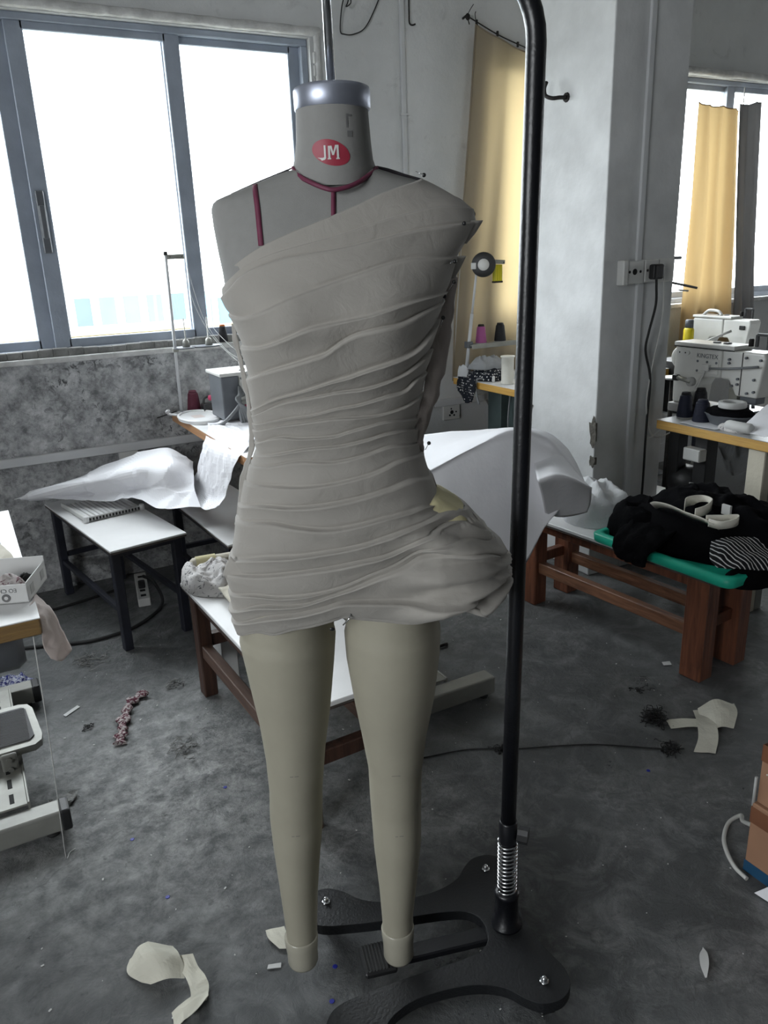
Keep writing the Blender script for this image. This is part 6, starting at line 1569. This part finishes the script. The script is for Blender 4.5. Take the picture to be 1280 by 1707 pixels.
tuft('black hairy yarn tuft beside the cream offcuts', 1.812, 1.562, .030, .035, 110, 'hair_tuft', 1)
tuft('grey thread tangle on the floor in the scuffed patch', .420, 2.245, .045, .012, 26, 'lint_grey', 2)
tuft('small grey-white thread scrap behind the twisted rag', .497, 2.655, .028, .010, 24, 'lint_grey', 3)
tuft('tiny dark thread knot near the bench on the bare floor', 1.912, 1.722, .030, .006, 10, 'hair_tuft', 4)
tuft('pale thread fluff on the floor in front of the low table', .245, 3.02, .05, .010, 30, 'lint_grey', 5)
tuft('dark thread tangle half way along the loose black thread', 1.285, 1.700, .020, .010, 24, 'hair_tuft', 6)
tuft('dark thread tangle lying across the cream offcuts strip', 1.735, 1.425, .028, .010, 30, 'hair_tuft', 7)
tuft('tiny dark lint curl on the floor near the white paper strip', .170, 2.53, .018, .010, 14, 'hair_tuft', 8)
scrap('flat torn grey lint clump beside the treadle', [[(.005, 2.19, .003), (.035, 2.175, .006), (.065, 2.20, .003)], [(-.01, 2.155, .004), (.03, 2.145, .012), (.085, 2.18, .005)], [(.0, 2.125, .003), (.035, 2.115, .005), (.07, 2.15, .003)]], 'lint_grey', 'lint_clump', 'lint', amp=.010, freq=60, seed=20)
tag(MB().tube(spline([(1.05, 1.79, .003), (1.20, 1.75, .003), (1.33, 1.674, .003), (1.453, 1.617, .003), (1.569, 1.553, .003), (1.711, 1.44, .003), (1.773, 1.401, .004)], 8), .0022, 5).build('thread', 'cable_black'), 'long black thread lying across the floor to the cream offcuts', 'thread')
tag(MB().tube(spline([(1.452, 2.402, .004), (1.466, 2.372, .004), (1.500, 2.366, .010), (1.525, 2.372, .006)], 5), .006, 6).build('wire', 'rust_iron'), 'short black bent wire on the floor beside the puffed hip', 'wire')
for (x, y, lb) in ((.496, 1.247, 'blue sequin on the floor just below the dress form feet'), (.454, 1.173, 'blue sequin on the floor nearest the bottom edge under the dress form'), (.221, 1.641, 'blue sequin in the open floor, above the crumpled cream scrap'), (.187, 1.897, 'blue sequin in the scuffed pale floor patch'), (.477, 1.979, 'blue sequin on the floor beside the dress form knee'), (1.601, 1.384, 'blue sequin on the floor below the cream cross-shaped offcuts')):
    tag(MB().lathe([(.0055, .0), (.0058, .0008), (.005, .0014)], 14).build('sequin', 'blue_dot', loc=(x, y, 0)), lb, 'sequin', 'blue sequins on the floor')
rn = random.Random(11); fk = MB()
for i in range(230):
    x = rn.uniform(-.1, 2.2); y = rn.uniform(.75, 3.1); s = rn.choice((.0012, .0015, .002, .002, .0035)); a = rn.uniform(0, 3.1)
    fk.at((x, y, .0008), rz=a); fk.box((-s, -s * .6, 0), (s, s * .6, .0012)); fk.M = None
fo = tag(fk.build('floor_flecks', 'fleck_white'), 'scattered pale lint and paper flecks on the concrete floor', 'lint'); fo['kind'] = 'stuff'


# ================================================================ cartons at the picture border
def carton(label, loc, rz, W, L, Hh, tape_z, band):
    o = thing('cardboard_carton', label, 'carton', loc, rz)
    MB().box((0, -L, 0), (W, 0, Hh), .003).build('body', 'cardboard', o)
    MB().box((-.0012, -L, tape_z), (0, .001, tape_z + .045), .0004).build('packing_tape', 'cardboard_tape', o)
    MB().box((-.0012, -.0015, tape_z), (W, .0, tape_z + .045), .0004).build('packing_tape', 'cardboard_tape', o)
    if band:
        MB().box((-.0014, -L, .004), (0, .001, .036), .0004).build('blue_band', 'box_blue', o)
    return o


carton('lower brown cardboard carton with blue base band at the picture border', (1.502, .978, 0), .02, .36, .42, .205, .150, True)
u = carton('upper brown cardboard carton stacked on the blue-banded one', (1.512, .975, .2055), .0, .34, .40, .150, .118, False)
MB().tube(spline([(-.003, -.02, .09), (-.004, -.05, .11), (-.003, -.10, .14)], 5), .0025, 5).build('string', 'kraft_cream', u)
MB().tube([(-.004, .004, -.03), (-.005, .004, .07)], .004, 6).build('grey_strip', 'machine_shade', u)
tag(MB().grid(heap(1.60, .93, .356, .06, .07, .04, 3.7, freq=30), closed=True).build('yarn_tuft', 'hair_tuft'), 'black yarn bunch on top of the upper cardboard carton', 'yarn')
tag(MB().tube(spline([(1.55, 1.00, .10), (1.62, 1.075, .03), (1.655, 1.105, .012), (1.609, 1.106, .008), (1.55, 1.075, .008), (1.512, 1.035, .008), (1.486, .990, .008), (1.478, .950, .008)], 8), .0055, 8).build('hose', 'hose_white'), 'thin white hose curving on the floor round the carton', 'hose')
scrap('white paper corner standing against the lower cardboard carton', [[(1.46, .915, .003), (1.47, .88, .05)], [(1.47, .84, .003), (1.48, .81, .10)]], 'paper_white', 'paper_scrap', amp=.001, seed=16)

for o in bpy.data.objects:
    k = o.name.split('.')[0]; lb = o.get('label', '')
    if k == 'wall_socket' and 'pillar' in lb:
        o['group'] = 'socket boxes on the pillar'
    elif k == 'low_table':
        o['group'] = 'low white tables under the window'
    elif k == 'cardboard_carton':
        o['group'] = 'stacked cardboard cartons'
    elif k == 'work_bench':
        o['group'] = 'wooden benches with white tops'
    elif k == 'far_building':
        o['group'] = 'far buildings outside the window'
    elif k == 'garment':
        o['group'] = 'black garments on the green tray'
